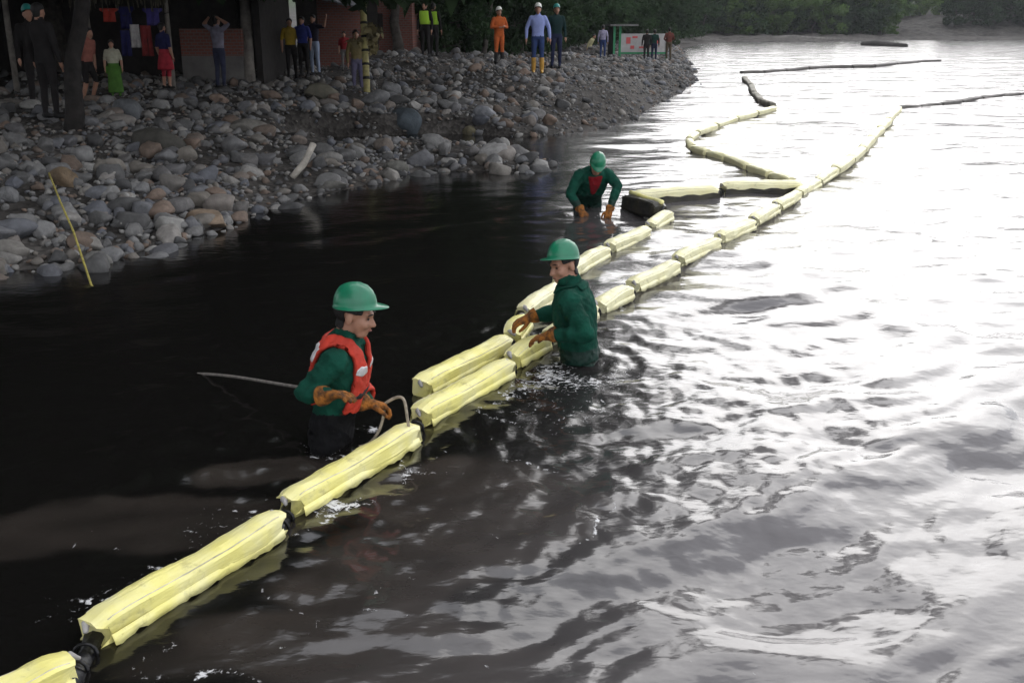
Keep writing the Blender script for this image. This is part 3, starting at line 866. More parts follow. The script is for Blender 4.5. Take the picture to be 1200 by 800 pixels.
def person(name, label, loc, rotz, *, H=1.70, lean=0.0, side=0.0, twist=0.0, head=(0, 0, 0), armL=None, armR=None, legs=None,
           shirt, trousers, skin=None, shoes=None, hair=None, hat=None, voxel=0.018, short=False, skirt_=None, boots=False, bare_legs=None,
           folds=0.0, hair_cap=False, group=None, bulk=1.0, gloves=False, long_hair=False, untuck=False, wet=None, wet_slot=1):
    """facing -Y at rotz = 0; joints in metres for a 1.70 m figure"""
    skin = skin or M_SKIN; hair = hair or M_HAIR; shoes = shoes or M_STRAP
    k = H / 1.70
    root = thing(name, label, 'person', loc, rotz, group)
    p = Prim()
    SH, TR, SK, SO = 0, 1, 2, 3
    piv = Vector((0, 0, 0.93))
    B = Matrix.Translation(piv) @ Matrix.Rotation(side, 4, 'Y') @ Matrix.Rotation(lean, 4, 'X') @ Matrix.Rotation(twist, 4, 'Z') @ Matrix.Translation(-piv)
    b3 = B.to_3x3()
    rv, fv = b3 @ Vector((1, 0, 0)), b3 @ Vector((0, -1, 0))
    def T(x, y, z): return B @ Vector((x, y, z))
    # trunk
    rings = [(Vector((0, 0.005, 0.84)), Vector((0.150, 0, 0)), Vector((0, -0.105, 0))), (Vector((0, 0.0, 0.93)), Vector((0.160, 0, 0)), Vector((0, -0.112, 0)))]
    p.loft(rings, SH if untuck else TR)
    tb = [(0.94, 0.155, 0.108, 0.0), (1.03, 0.146, 0.106, -0.004), (1.14, 0.158, 0.114, 0.0), (1.25, 0.174, 0.120, 0.006), (1.34, 0.178, 0.112, 0.010), (1.405, 0.150, 0.088, 0.012), (1.445, 0.085, 0.068, 0.014)]
    p.loft([(T(0, y, z), rv * w * bulk, fv * d * bulk) for z, w, d, y in tb], SH)
    # legs
    hipL, hipR = Vector((0.085, 0, 0.88)), Vector((-0.085, 0, 0.88))
    lg = legs or ((Vector((0.10, -0.01, 0.48)), Vector((0.11, 0.02, 0.085))), (Vector((-0.10, -0.01, 0.48)), Vector((-0.11, 0.02, 0.085))))
    for hip, (kn, an_) in ((hipL, lg[0]), (hipR, lg[1])):
        kn, an_ = Vector(kn), Vector(an_)
        low = SK if bare_legs else TR
        p.limb([hip, hip.lerp(kn, 0.5), kn], [0.092, 0.078, 0.060], TR if bare_legs != 'thigh' else SK)
        p.limb([kn, kn.lerp(an_, 0.35), an_], [0.058, 0.057, 0.040] if not boots else [0.058, 0.062, 0.056], low)
        if boots: p.limb([kn.lerp(an_, 0.30), kn.lerp(an_, 0.6), an_], [0.068, 0.066, 0.058], SO)
        p.limb([an_ + Vector((0, 0.03, -0.035)), an_ + Vector((0, -0.06, -0.045)), an_ + Vector((0, -0.15, -0.055))], [0.045, 0.044, 0.032], SO)
    if skirt_:
        z0, r0 = skirt_
        p.loft([(Vector((0, 0, z)), Vector((w, 0, 0)), Vector((0, -d, 0))) for z, w, d in ((0.98, 0.155, 0.115), (0.85, 0.185, 0.15), (z0 + (0.85 - z0) * .5, (0.185 + r0) / 2, (0.15 + r0) / 2), (z0, r0, r0 * 0.85))], TR, power=2.0)
    # arms
    shL, shR = T(0.185, 0.008, 1.375), T(-0.185, 0.008, 1.375)
    dL = (Vector((0.245, 0.03, 1.10)), Vector((0.25, -0.04, 0.86))); dR = (Vector((-0.245, 0.03, 1.10)), Vector((-0.25, -0.04, 0.86)))
    hands = {}
    for sgn, sh_, arm in ((1, shL, armL), (-1, shR, armR)):
        if arm is None: el, wr = [B @ v for v in (dL if sgn > 0 else dR)]
        else: el, wr = Vector(arm[0]), Vector(arm[1])
        p.limb([sh_ - Vector((sgn * 0.02, 0, 0)), sh_.lerp(el, 0.5), el], [0.068 * bulk, 0.056 * bulk, 0.048 * bulk], SH)
        fa = SK if short else SH
        p.limb([el, el.lerp(wr, 0.4), wr], [0.047 * bulk, 0.045 * bulk, (0.028 if gloves else 0.034) * bulk], fa)
        hd = (wr - el).normalized(); hands[sgn] = (el, wr, hd)
        if not gloves:
            c = wr + hd * 0.03
            p.limb([wr, wr + hd * 0.05, wr + hd * 0.09], [0.028, 0.034, 0.030], SK, 10)
            for q in (-1, 0, 1): p.limb([wr + hd * 0.09, wr + hd * 0.165 + Vector((0, 0.018 * q, -0.01))], [0.014, 0.009], SK, 8)
            p.limb([wr + hd * 0.03, wr + hd * 0.09 + Vector((0, -0.035, 0.012))], [0.014, 0.009], SK, 8)
    # neck and head
    nb = T(0, 0.012, 1.43)
    HM = Matrix.Translation(T(0, -0.012 if lean else 0.0, 1.585)) @ (b3 @ Matrix.Rotation(head[2], 3, 'Y') @ Matrix.Rotation(head[0], 3, 'Z') @ Matrix.Rotation(head[1] - lean * 0.7, 3, 'X')).to_4x4()
    HM = HM @ Matrix.Scale(1.0, 4)
    hp = lambda *c: HM @ Vector(c)
    p.limb([nb, nb.lerp(hp(0, 0.025, -0.06), 0.5), hp(0, 0.025, -0.05)], [0.062, 0.056, 0.056], SK)
    p.ell((0, 0.015, 0.03), (0.074, 0.093, 0.086), SK, HM)
    p.ell((0, -0.030, -0.030), (0.060, 0.060, 0.078), SK, HM)
    p.ell((0, -0.046, -0.086), (0.044, 0.040, 0.034), SK, HM)
    for sg in (-1, 1):
        p.ell((sg * 0.034, -0.062, -0.032), (0.026, 0.026, 0.028), SK, HM, False)
        p.ell((sg * 0.078, 0.012, -0.012), (0.010, 0.021, 0.034), SK, HM)
    p.limb([hp(0, -0.086, 0.004), hp(0, -0.100, -0.020), hp(0, -0.108, -0.036)], [0.009, 0.011, 0.0135], SK, 10)
    p.limb([hp(-0.012, -0.094, -0.038), hp(0.012, -0.094, -0.038)], [0.011, 0.011], SK, 8)
    p.limb([hp(-0.036, -0.078, 0.020), hp(0, -0.088, 0.020), hp(0.036, -0.078, 0.020)], [0.011, 0.012, 0.011], SK, 8)
    p.limb([hp(-0.020, -0.083, -0.066), hp(0, -0.090, -0.065), hp(0.020, -0.083, -0.066)], [0.007, 0.010, 0.007], SK, 8)
    # everything scaled to the figure's height
    p.v = [v * k for v in p.v]; p.seg = [(a * k, b_ * k, r0 * k, r1 * k, m) for a, b_, r0, r1, m in p.seg]
    S4 = Matrix.Scale(k, 4)
    HMk = S4 @ HM
    me = fuse(p, voxel, 3 if voxel < 0.01 else 2)
    idx = paint(me, p.seg, [shirt, trousers, skin, shoes, M_WETSHIRT])
    if wet is not None:
        Cw = centers(me); idx = np.where((idx == 0) & (Cw[:, 2] < (wet + 0.025 * perlin(Cw[:, 0] * 9, Cw[:, 1] * 9, 4)) * k), wet_slot, idx).astype(np.int32); me.polygons.foreach_set('material_index', idx)
    co = coords(me); nm = normals(me)
    inv = np.array(HMk.inverted())
    if voxel < 0.012:
        lc = co @ inv[:3, :3].T + inv[:3, 3]
        for sg in (-1, 1):                                     # eye sockets
            d2 = ((lc - np.array([sg * 0.031, -0.084, 0.0])) / np.array([0.015, 0.03, 0.010]))**2
            co -= nm * (0.008 * np.exp(-d2.sum(1)))[:, None]
        d2 = ((lc - np.array([0, -0.092, -0.0655])) / np.array([0.022, 0.02, 0.0028]))**2
        co -= nm * (0.004 * np.exp(-d2.sum(1)))[:, None]
    if folds:
        vi = np.zeros(len(co)); 
        loops = np.empty(len(me.loops), np.int32); me.loops.foreach_get('vertex_index', loops)
        tot = np.empty(len(me.polygons), np.int32); me.polygons.foreach_get('loop_total', tot)
        fi = np.repeat(idx, tot); cl_ = ((fi <= 1) | (fi == 4)).astype(float)
        np.minimum.at(vi, loops, 0); cnt = np.zeros(len(co)); np.add.at(cnt, loops, 1); np.add.at(vi, loops, cl_)
        wgt = np.clip(vi / np.maximum(cnt, 1), 0, 1)
        for q in (1, -1):                                       # cuffs stay snug
            wr = np.array(hands[q][1]) * k
            wgt *= 1 - np.exp(-(np.linalg.norm(co - wr, axis=1) / 0.09)**2)
        f1 = 1 - np.abs(perlin(co[:, 0] * 9 + co[:, 2] * 7 + co[:, 1] * 4, co[:, 1] * 11 - co[:, 2] * 5, 71)) * 2.6
        f2 = perlin(co[:, 0] * 21 + co[:, 2] * 15, co[:, 1] * 21 + co[:, 2] * 9, 72)
        f3 = 1 - np.abs(perlin(co[:, 0] * 17 - co[:, 2] * 13 + co[:, 1] * 6, co[:, 1] * 8 + co[:, 2] * 6, 73)) * 3
        co += nm * (wgt * folds * (f1 * 1.0 + f2 * 0.4 + np.clip(f3, -.5, 1) * 0.4 - 0.4))[:, None]
    me.vertices.foreach_set('co', co.astype(np.float32).ravel()); me.update()
    body = obj('body', me, None, root)
    C = centers(me); LC = C @ inv[:3, :3].T + inv[:3, 3]
    hmask = (np.abs(LC[:, 0]) < 0.1) & (LC[:, 2] > -0.16) & (np.abs(LC[:, 1]) < 0.15) & (idx == 2)
    hair_m = hmask & (LC[:, 1] > -0.045 + 0.0 * LC[:, 2]) & (LC[:, 2] > np.where(LC[:, 1] > 0.035, -0.075, 0.022)) & (np.abs(LC[:, 0]) < 0.088)
    hair_m |= hmask & (LC[:, 2] > 0.062) & (LC[:, 1] > -0.10)
    hair_m &= ~((np.abs(LC[:, 0]) > 0.068) & (LC[:, 2] < 0.02))
    if hair_m.any(): shell('hair', me, hair_m, 0.003, 0.007 if hat else 0.014, hair, root)
    if voxel < 0.012:
        for sg in (-1, 1):
            e = Prim(); e.ell((sg * 0.031, -0.0795, 0.0), (0.0125, 0.006, 0.0055), 0, HMk)
            obj('eye', mesh_np('eye', e.v, e.f), M_EYE, root)
            mb = MB(); mb.tube([HMk @ Vector(q) for q in ((sg * 0.016, -0.0975, 0.0245), (sg * 0.034, -0.092, 0.028), (sg * 0.050, -0.078, 0.022))], [0.003, 0.0042, 0.0025], 6)
            mb.build('eyebrow', M_HAIR, root, smooth_=True)
        mb = MB(); mb.tube([HMk @ Vector(q) for q in ((-0.019, -0.089, -0.067), (0, -0.0975, -0.0665), (0.019, -0.089, -0.067))], [0.003, 0.0058, 0.003], 8)
        mb.build('lips', M_LIP, root, smooth_=True)
    if hat: add_hat(hat, root, HMk)
    info = dict(root=root, me=me, idx=idx, C=C, LC=LC, HM=HMk, hands={q: (a * k, b_ * k, d) for q, (a, b_, d) in hands.items()}, B=S4 @ B, k=k, T=lambda x, y, z: (S4 @ B) @ Vector((x, y, z)))
    return info
def local(root, w):
    c, s = math.cos(root[1]), math.sin(root[1]); d = Vector(w) - Vector(root[0])
    return Vector((d.x * c + d.y * s, -d.x * s + d.y * c, d.z))

M_WETSHIRT = mat('soaked_green_cloth', (0.004, 0.030, 0.020), 0.55, 0.2, 9, bump=0.4, bscale=40, spec=0.25)
# ---- the three men in the water
M_SHIRT = M_cloth('green_work_shirt', (0.006, 0.062, 0.040), 0.22)
M_WADER = M_cloth('wet_black_trousers', (0.008, 0.008, 0.009))
M_VEST = mat('orange_red_vest', (0.52, 0.040, 0.020), 0.75, 0.15, 10, bump=0.3, bscale=50)
M_RED = M_cloth('dark_red_undershirt', (0.22, 0.012, 0.018))
BED = -0.87

# 1: profile to the right, life vest, rope
r1 = R(84); l1 = Vector((W1.x - 0.06, W1.y, -0.87)); L1 = lambda w: local((l1, r1), w)
d1 = W1.length and math.hypot(W1.x, W1.y)
hR = L1(atY(385, 463, W1.y - 0.30)); hL = L1(atY(432, 472, W1.y - 0.02))
eR = L1(atY(357, 465, W1.y - 0.22)); eL = Vector((0.30, -0.02, 1.10))
i1 = person('person', 'man in green hard hat and orange red life vest standing waist deep, holding a rope', l1, r1, H=1.72, lean=R(13), head=(R(2), R(9), 0),
    armR=(eR, hR), armL=(eL, hL), shirt=M_SHIRT, trousers=M_WADER, hat=M_HGREEN, voxel=0.0075, folds=0.011, gloves=True, bulk=1.0, wet=1.06)
C, idx = i1['C'], i1['idx']
Bi = np.array(i1['B'].inverted()); BC = C @ Bi[:3, :3].T + Bi[:3, 3]
x_, y_, z_ = BC.T
trunk = (idx == 0) & (np.abs(x_) < 0.178) & (z_ > 1.10) & (z_ < 1.47) & (y_ > -0.15)
neckhole = (y_ < 0.03) & (np.abs(x_) < np.interp(z_, [1.20, 1.26, 1.46], [0.0, 0.035, 0.075]))
armhole = (np.abs(x_) > np.interp(z_, [1.0, 1.15, 1.30, 1.40, 1.47], [0.14, 0.14, 0.128, 0.128, 0.128]))
vest_m = trunk & ~neckhole & ~armhole & ~((y_ > 0) & (np.abs(x_) < 0.075) & (z_ > 1.42))
vest = shell('life_vest', i1['me'], vest_m, 0.006, 0.024, M_VEST, i1['root'], 8)
for nm_, msk in [('reflective_band', vest_m & (x_ * sg > 0) & q) for sg in (-1, 1) for q in ((np.abs(z_ - 1.325) < 0.020) & (y_ < -0.02), (np.abs(z_ - 1.36) < 0.035) & (y_ > 0.03) & (np.abs(x_) > 0.04))]:
    if msk.any(): shell(nm_, i1['me'], msk, 0.029, 0.003, M_REFL, vest, 3, True)
for sg in (-1, 1):
    msk = vest_m & (np.abs(z_ - 1.19) < 0.011) & (y_ * sg > 0)
    if msk.any(): shell('strap', i1['me'], msk, 0.030, 0.004, M_STRAP, vest, 3, True)
glove('glove', hR, (hR - eR), Vector((0.1, -0.2, 1)), 0.45, 1, i1['root'], M_GLOVE, s=1.02)
glove('glove', hL, Vector((0.25, -0.85, -0.25)), Vector((0.2, 0.1, 1)), 0.75, -1, i1['root'], M_GLOVE, s=1.0)
gL1 = l1 + Matrix.Rotation(r1, 3, 'Z') @ (hL + Vector((0.25, -0.85, -0.25)).normalized() * 0.09)
# collar
ck = (idx == 0) & (z_ > 1.415) & (np.abs(x_) < 0.10)
if ck.any(): shell('collar', i1['me'], ck, 0.003, 0.008, M_SHIRT, i1['root'], 3)

# 2: turned to the left, both hands on the booms
r2 = R(-98); l2 = Vector((W2.x + 0.05, W2.y, -0.93)); L2 = lambda w: local((l2, r2), w)
h2R = L2(atY(621, 372, W2.y + 0.16)); h2L = L2(atY(643, 393, W2.y - 0.22))
e2R = L2(atY(660, 364, W2.y + 0.20)); e2L = L2(atY(686, 391, W2.y - 0.30))
i2 = person('person', 'man in green hard hat and green shirt bending over to grip two boom floats', l2, r2, H=1.70, lean=R(10), head=(R(40), R(8), 0),
    armR=(e2R, h2R), armL=(e2L, h2L), shirt=M_SHIRT, trousers=M_WADER, hat=M_HGREEN, voxel=0.0075, folds=0.012, gloves=True, bulk=1.18, untuck=True, wet=1.03, wet_slot=4)
C, idx = i2['C'], i2['idx']; Bi = np.array(i2['B'].inverted()); BC = C @ Bi[:3, :3].T + Bi[:3, 3]
ck = (idx == 0) & (BC[:, 2] > 1.415) & (np.abs(BC[:, 0]) < 0.10)
if ck.any(): shell('collar', i2['me'], ck, 0.003, 0.010, M_SHIRT, i2['root'], 3)
glove('glove', h2R, (h2R - e2R) + Vector((0, 0, -0.05)), Vector((0, 0.15, 1)), 0.55, 1, i2['root'], M_GLOVE)
glove('glove', h2L, (h2L - e2L) + Vector((0, 0, -0.04)), Vector((0, 0.15, 1)), 0.5, -1, i2['root'], M_GLOVE)

# 3: farther off, bent forward, facing the camera
r3 = R(8); l3 = Vector((W3.x - .02, W3.y + 0.34, -0.82)); L3 = lambda w: local((l3, r3), w)
h3R = L3(atY(681, 247, W3.y - 0.30)); h3L = L3(atY(714, 247, W3.y - 0.34))
e3R = L3(atY(668, 228, W3.y - 0.10)); e3L = L3(atY(724, 218, W3.y - 0.10))
i3 = person('person', 'man in green hard hat with red undershirt bowed over the water beside the oiled boom', l3, r3, H=1.70, lean=R(44), head=(R(-8), R(32), 0),
    armR=(e3R, h3R), armL=(e3L, h3L), shirt=M_SHIRT, trousers=M_WADER, hat=M_HGREEN, voxel=0.0085, folds=0.010, gloves=True, bulk=1.10, untuck=True, wet=1.0, wet_slot=4)
C, idx = i3['C'], i3['idx']; Bi = np.array(i3['B'].inverted()); BC = C @ Bi[:3, :3].T + Bi[:3, 3]
um = (idx == 0) & (BC[:, 1] < 0.0) & (np.abs(BC[:, 0]) < np.interp(BC[:, 2], [1.16, 1.2, 1.44], [0.0, 0.03, 0.085])) & (BC[:, 2] > 1.16) & (BC[:, 2] < 1.435)
if um.any(): shell('undershirt', i3['me'], um, 0.002, 0.004, M_RED, i3['root'], 3, True)
glove('glove', h3R, (h3R - e3R) + Vector((0, 0, -0.05)), Vector((0, -0.6, 1)), 0.6, 1, i3['root'], M_GLOVE)
glove('glove', h3L, (h3L - e3L) + Vector((0, 0, -0.05)), Vector((0, -0.6, 1)), 0.6, -1, i3['root'], M_GLOVE)

# ---- ropes in the river
tip = at(480, 505, 0.09)
mb = MB(); mb.rope(bezier(gL1 + Vector((-0.02, 0, 0.0)), gL1 + Vector((0.14, 0, 0.12)), tip + Vector((-0.03, 0.0, 0.16)), tip, 18), 0.0085, 7)
mb.rope(bezier(gL1, gL1 + Vector((-0.02, -0.02, -0.12)), gL1 + Vector((-0.05, -0.1, -0.25)), at(398, 520, -0.02), 14), 0.0085, 7)
tag(mb.build('rope', M_ROPE, smooth_=True), 'short frayed rope from the vested man\'s glove to the boom end', 'rope')
ra, rb = at(252, 436, 0.0), atY(346, 457, W1.y + 0.12)
mb = MB(); mb.rope(bezier(ra + Vector((-.3, .1, -.06)), ra + Vector((0, 0, 0.02)), ra.lerp(rb, .6) + Vector((0, 0, 0.0)), rb + Vector((0.12, 0.03, -0.01)), 20), 0.009, 7)
tag(mb.build('tow_rope', mat('grey_rope', (0.20, 0.18, 0.16), 0.9, scale=40), smooth_=True), 'taut grey rope leaving the water behind the man in the life vest', 'rope')
# ------------------------------------------------------------------ stones of the bank
def stone_material(name, attr_tone=False):
    m = bpy.data.materials.new(name); m.use_nodes = True
    n, l = m.node_tree.nodes, m.node_tree.links
    b = n['Principled BSDF']; b.inputs['Roughness'].default_value = 0.8; b.inputs['Specular IOR Level'].default_value = 0.25
    if attr_tone:
        a = n.new('ShaderNodeAttribute'); a.attribute_name = 'tone'; t = a.outputs['Fac']
    else:
        a = n.new('ShaderNodeObjectInfo'); t = a.outputs['Random']
    r = n.new('ShaderNodeValToRGB')
    cs = [(0, (0.05, 0.05, 0.05)), (0.2, (0.12, 0.118, 0.115)), (0.4, (0.19, 0.187, 0.18)), (0.55, (0.10, 0.105, 0.12)), (0.7, (0.155, 0.14, 0.12)), (0.82, (0.27, 0.265, 0.25)), (0.93, (0.125, 0.095, 0.075)), (1, (0.19, 0.14, 0.11))]
    e = r.color_ramp.elements
    e[0].position, e[0].color = cs[0][0], (*cs[0][1], 1); e[1].position, e[1].color = 1, (*cs[-1][1], 1)
    for p, c in cs[1:-1]:
        q = e.new(p); q.color = (*c, 1)
    l.new(t, r.inputs[0])
    tc = n.new('ShaderNodeTexCoord')
    z = n.new('ShaderNodeTexNoise'); z.inputs['Scale'].default_value = 9 if attr_tone else 2.2; z.inputs['Detail'].default_value = 8; z.inputs['Roughness'].default_value = 0.7
    l.new(tc.outputs['Object'], z.inputs['Vector'])
    mr = n.new('ShaderNodeMapRange'); mr.inputs[1].default_value = 0.3; mr.inputs[2].default_value = 0.7; mr.inputs[3].default_value = 0.62; mr.inputs[4].default_value = 1.2
    l.new(z.outputs[0], mr.inputs[0])
    vs = n.new('ShaderNodeVectorMath'); vs.operation = 'SCALE'; l.new(r.outputs[0], vs.inputs[0]); l.new(mr.outputs[0], vs.inputs['Scale'])
    l.new(vs.outputs[0], b.inputs['Base Color'])
    bp = n.new('ShaderNodeBump'); bp.inputs['Strength'].default_value = 0.35; bp.inputs['Distance'].default_value = 0.05
    l.new(z.outputs[0], bp.inputs['Height']); l.new(bp.outputs[0], b.inputs['Normal'])
    return m
M_STONE = stone_material('river_stone'); M_PEBBLE = stone_material('river_pebble', True)
def ico(sub):
    bm_ = bmesh.new(); bmesh.ops.create_icosphere(bm_, subdivisions=sub, radius=1.0)
    V = np.array([v.co[:] for v in bm_.verts]); F = np.array([[v.index for v in f.verts] for f in bm_.faces]); bm_.free(); return V, F
def rock_shape(V, seed, rough=0.22):
    r = np.random.default_rng(seed); out = V.copy()
    for _ in range(10):                                   # worn facets
        d = r.normal(size=3); d /= np.linalg.norm(d); h = r.uniform(0.5, 0.85)
        k = out @ d; out -= np.outer(np.clip(k - h, 0, None) * 0.88, d)
    q = np.array([mnoise.noise(Vector(v) * 1.4 + Vector((seed * 3.1, 0, 0))) for v in V])
    return out * (1 + rough * q)[:, None] * np.array([1.0, r.uniform(0.65, 0.9), r.uniform(0.5, 0.72)])
I2, I1, I0 = ico(3), ico(2), ico(1)
STONE_ME = []
for s in range(12):
    me = mesh_np('stone', rock_shape(I2[0], s + 1), I2[1]); me.materials.append(M_STONE); STONE_ME.append(me)
# named boulders: pixel of the base centre, width in pixels, squash, colour, label
BOULDERS = [
    (238, 271, 56, 0.55, (0.223, 0.167, 0.118), 'flat tan boulder lying at the water edge left of centre'),
    (580, 192, 40, 0.85, (0.285, 0.279, 0.267), 'pale rounded boulder at the tip of the stony point'),
    (471, 158, 46, 0.85, (0.071, 0.087, 0.099), 'big blue grey boulder in the middle of the cobbles'),
    (371, 118, 46, 0.62, (0.124, 0.115, 0.087), 'mossy brown boulder below the porch step'),
    (494, 197, 36, 0.85, (0.130, 0.130, 0.136), 'grey boulder sitting in the shallows beside the small one'),
    (385, 195, 32, 0.7, (0.186, 0.180, 0.167), 'grey boulder beside the driftwood stick'),
    (72, 222, 34, 0.75, (0.149, 0.108, 0.068), 'brown boulder at the upper end of the yellow rope'),
    (115, 314, 34, 0.7, (0.186, 0.180, 0.167), 'light grey boulder where the yellow rope enters the water'),
    (203, 287, 24, 0.6, (0.223, 0.211, 0.192), 'small pale boulder left of the flat tan one'),
    (8, 240, 30, 0.85, (0.167, 0.167, 0.167), 'square grey boulder at the left edge of the picture'),
    (185, 180, 64, 0.65, (0.062, 0.059, 0.050), 'large dark mossy boulder up the bank behind the cobbles'),
    (145, 140, 40, 0.7, (0.118, 0.124, 0.130), 'grey boulder below the child in the green dress'),
    (455, 112, 30, 0.8, (0.161, 0.161, 0.161), 'grey boulder at the foot of the banded pole'),
    (440, 122, 34, 0.7, (0.180, 0.180, 0.180), 'low grey boulder in front of the banded pole'),
    (290, 158, 46, 0.55, (0.149, 0.140, 0.124), 'long grey boulder in the cobbles under the grey shirted man'),
    (385, 224, 40, 0.5, (0.149, 0.143, 0.130), 'low wide boulder at the waterline under the driftwood'),
    (463, 203, 32, 0.6, (0.136, 0.133, 0.118), 'mossy boulder in the shallows left of the point'),
    (567, 138, 30, 0.8, (0.192, 0.198, 0.211), 'bluish grey boulder up the slope behind the pale round one'),
    (550, 165, 26, 1.0, (0.174, 0.155, 0.099), 'ochre streaked upright boulder near the point'),
]
for q, (px, py, wpx, sq, c, lab) in enumerate(BOULDERS):
    p = on_ground(px, py)
    t = (p - Vector((0, 0, CAM_H))).length
    w = wpx / FPX * t / 2
    me = mesh_np('boulder', rock_shape(I2[0], 40 + q, 0.16), I2[1]); mx = np.abs(coords(me)[:, 0]).max()
    me.materials.append(mat('boulder_%d' % q, c, 0.8, 0.2, 2.6, bump=0.5, bscale=9, detail=8, spec=0.25))
    o = obj('boulder', me); o.scale = (w / mx, w * 0.85, w * sq * 1.5)
    o.rotation_euler = (random.uniform(-.1, .1), random.uniform(-.1, .1), random.uniform(-.35, .35))
    o.location = (p.x, p.y + w * 0.5, max(p.z, -0.05) + w * sq * 0.42)
    tag(o, lab, 'boulder', 'boulders on the river bank')
# loose cobbles, from fist to football size
N = 30000
cx = RNG.uniform(-17, 15, N * 6); cy = 7.5 + 92.5 * RNG.uniform(0, 1, N * 6)**1.5
sdc = land_sd(cx, cy)
vis = (np.abs(cx / cy) < 0.56)
patch = smooth(-0.35, 0.15, perlin(cx * .45, cy * .45, 91) + .5 * perlin(cx * 1.1, cy * 1.1, 92))
dens = (0.25 + 0.75 * patch) * (pool_mask(cx, cy) < .35) * np.where(cy > 30, 0.75, 1.0) * np.interp(sdc, [-0.35, -0.1, 0.3, 6, 10, 14], [0, 0.5, 1, 1, 0.7, 0.15]) * np.where(cx > 1.0, 0.85, 1)
ok = vis & (RNG.uniform(0, 1, len(cx)) < dens) & (sdc > -0.35)
cx, cy, sdc = cx[ok][:N], cy[ok][:N], sdc[ok][:N]
cz = ground_z(cx, cy)
u = RNG.uniform(0, 1, len(cx))
size = 0.018 + 0.024 * (1 - u)**-0.56
size = np.minimum(size, 0.22)
gravel_bar = (cx > 1.2) & (cy > 17)
size = np.where(gravel_bar, size * 0.72 * np.interp(cy, [25, 50, 100], [1, 1.5, 2.2]), size)
app = size / np.hypot(cx, cy)
# keep paths under the feet and house fronts clear of big stones
for c in _C:
    near = (np.hypot(cx - c[0], cy - c[1]) < 0.45); size[near] = np.minimum(size[near], 0.06)
order = np.argsort(-app)
for i_ in order[:300]:
    o = bpy.data.objects.new('stone', STONE_ME[random.randrange(12)]); COL.objects.link(o); o.parent = bank
    s = size[i_]
    o.location = (cx[i_], cy[i_], cz[i_] + s * 0.22)
    o.scale = (s * random.uniform(.9, 1.15), s * random.uniform(.85, 1.1), s * random.uniform(.8, 1.15))
    o.rotation_euler = (random.uniform(-.35, .35), random.uniform(-.35, .35), random.uniform(0, 6.28))
protoB = [rock_shape(I1[0], 80 + s) for s in range(8)]; protoS = [rock_shape(I0[0], 90 + s) for s in range(8)]
VV, FF, TT, nV = [], [], [], 0
for i_ in order[300:]:
    s = size[i_]; big = app[i_] > 0.0052
    P = (protoB if big else protoS)[RNG.integers(8)]; Fc = (I1 if big else I0)[1]
    a = RNG.uniform(0, 6.28); ca, sa = math.cos(a), math.sin(a); tl = RNG.uniform(-.4, .4)
    X = P * s * RNG.uniform(0.85, 1.15, 3)
    X = X @ np.array([[ca, sa, 0], [-sa, ca, 0], [0, 0, 1]]); X[:, 2] += X[:, 0] * tl
    VV.append(X + np.array([cx[i_], cy[i_], cz[i_] + s * 0.2])); FF.append(Fc + nV); TT.append(np.full(len(P), RNG.uniform())); nV += len(P)
peb = mesh_np('pebbles', np.concatenate(VV), np.concatenate(FF)); attr(peb, 'tone', np.concatenate(TT))
tag(obj('pebbles', peb, M_PEBBLE), 'small grey cobbles and pebbles covering the left bank', kind='stuff')

# ------------------------------------------------------------------ plants
def leaf_mat(name, c, c2):
    m = mat(name, c, 0.85, color2=c2, scale=0.9, spec=0.08, per_object=0.18)
    n, l = m.node_tree.nodes, m.node_tree.links              # light shines through the leaves
    b = n['Principled BSDF']; t = n.new('ShaderNodeBsdfTranslucent'); mx = n.new('ShaderNodeMixShader'); mx.inputs[0].default_value = 0.4
    l.new(b.inputs['Base Color'].links[0].from_socket, t.inputs['Color'])
    l.new(b.outputs[0], mx.inputs[1]); l.new(t.outputs[0], mx.inputs[2]); l.new(mx.outputs[0], n['Material Output'].inputs['Surface'])
    return m
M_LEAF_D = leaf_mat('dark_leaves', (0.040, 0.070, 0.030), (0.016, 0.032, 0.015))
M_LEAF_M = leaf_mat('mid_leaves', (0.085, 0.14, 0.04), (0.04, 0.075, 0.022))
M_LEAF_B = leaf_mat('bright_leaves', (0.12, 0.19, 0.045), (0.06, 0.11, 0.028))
M_BARK = mat('grey_bark', (0.075, 0.065, 0.055), 0.95, 0.3, 6, bump=0.8, bscale=18)
M_BARKD = mat('dark_bark', (0.022, 0.019, 0.017), 0.95, 0.3, 6, bump=0.8, bscale=18)
def leaves(centers_, radii, per, size_, seed, droop=0.3):
    r = np.random.default_rng(seed)
    C_ = np.repeat(np.array(centers_), per, 0); Rr = np.repeat(np.array(radii), per)
    n_ = len(C_)
    d = r.normal(size=(n_, 3)); d /= np.linalg.norm(d, axis=1)[:, None]
    P = C_ + d * (Rr * r.uniform(0.25, 1.0, n_)**0.6)[:, None] * np.array([1, 1, 0.7])
    a = r.normal(size=(n_, 3)); a[:, 2] -= droop; a /= np.linalg.norm(a, axis=1)[:, None]
    b_ = np.cross(a, d + r.normal(size=(n_, 3)) * 0.8); b_ /= np.linalg.norm(b_, axis=1)[:, None] + 1e-9
    s = size_ * r.uniform(0.6, 1.3, n_)[:, None]
    nn = np.cross(a, b_)
    V = np.stack([P - a * s * 0.5, P + b_ * s * 0.27 + nn * s * .08, P + a * s * 0.55, P - b_ * s * 0.27 + nn * s * .08], 1).reshape(-1, 3)
    F = np.arange(n_ * 4).reshape(-1, 4)
    return V, F
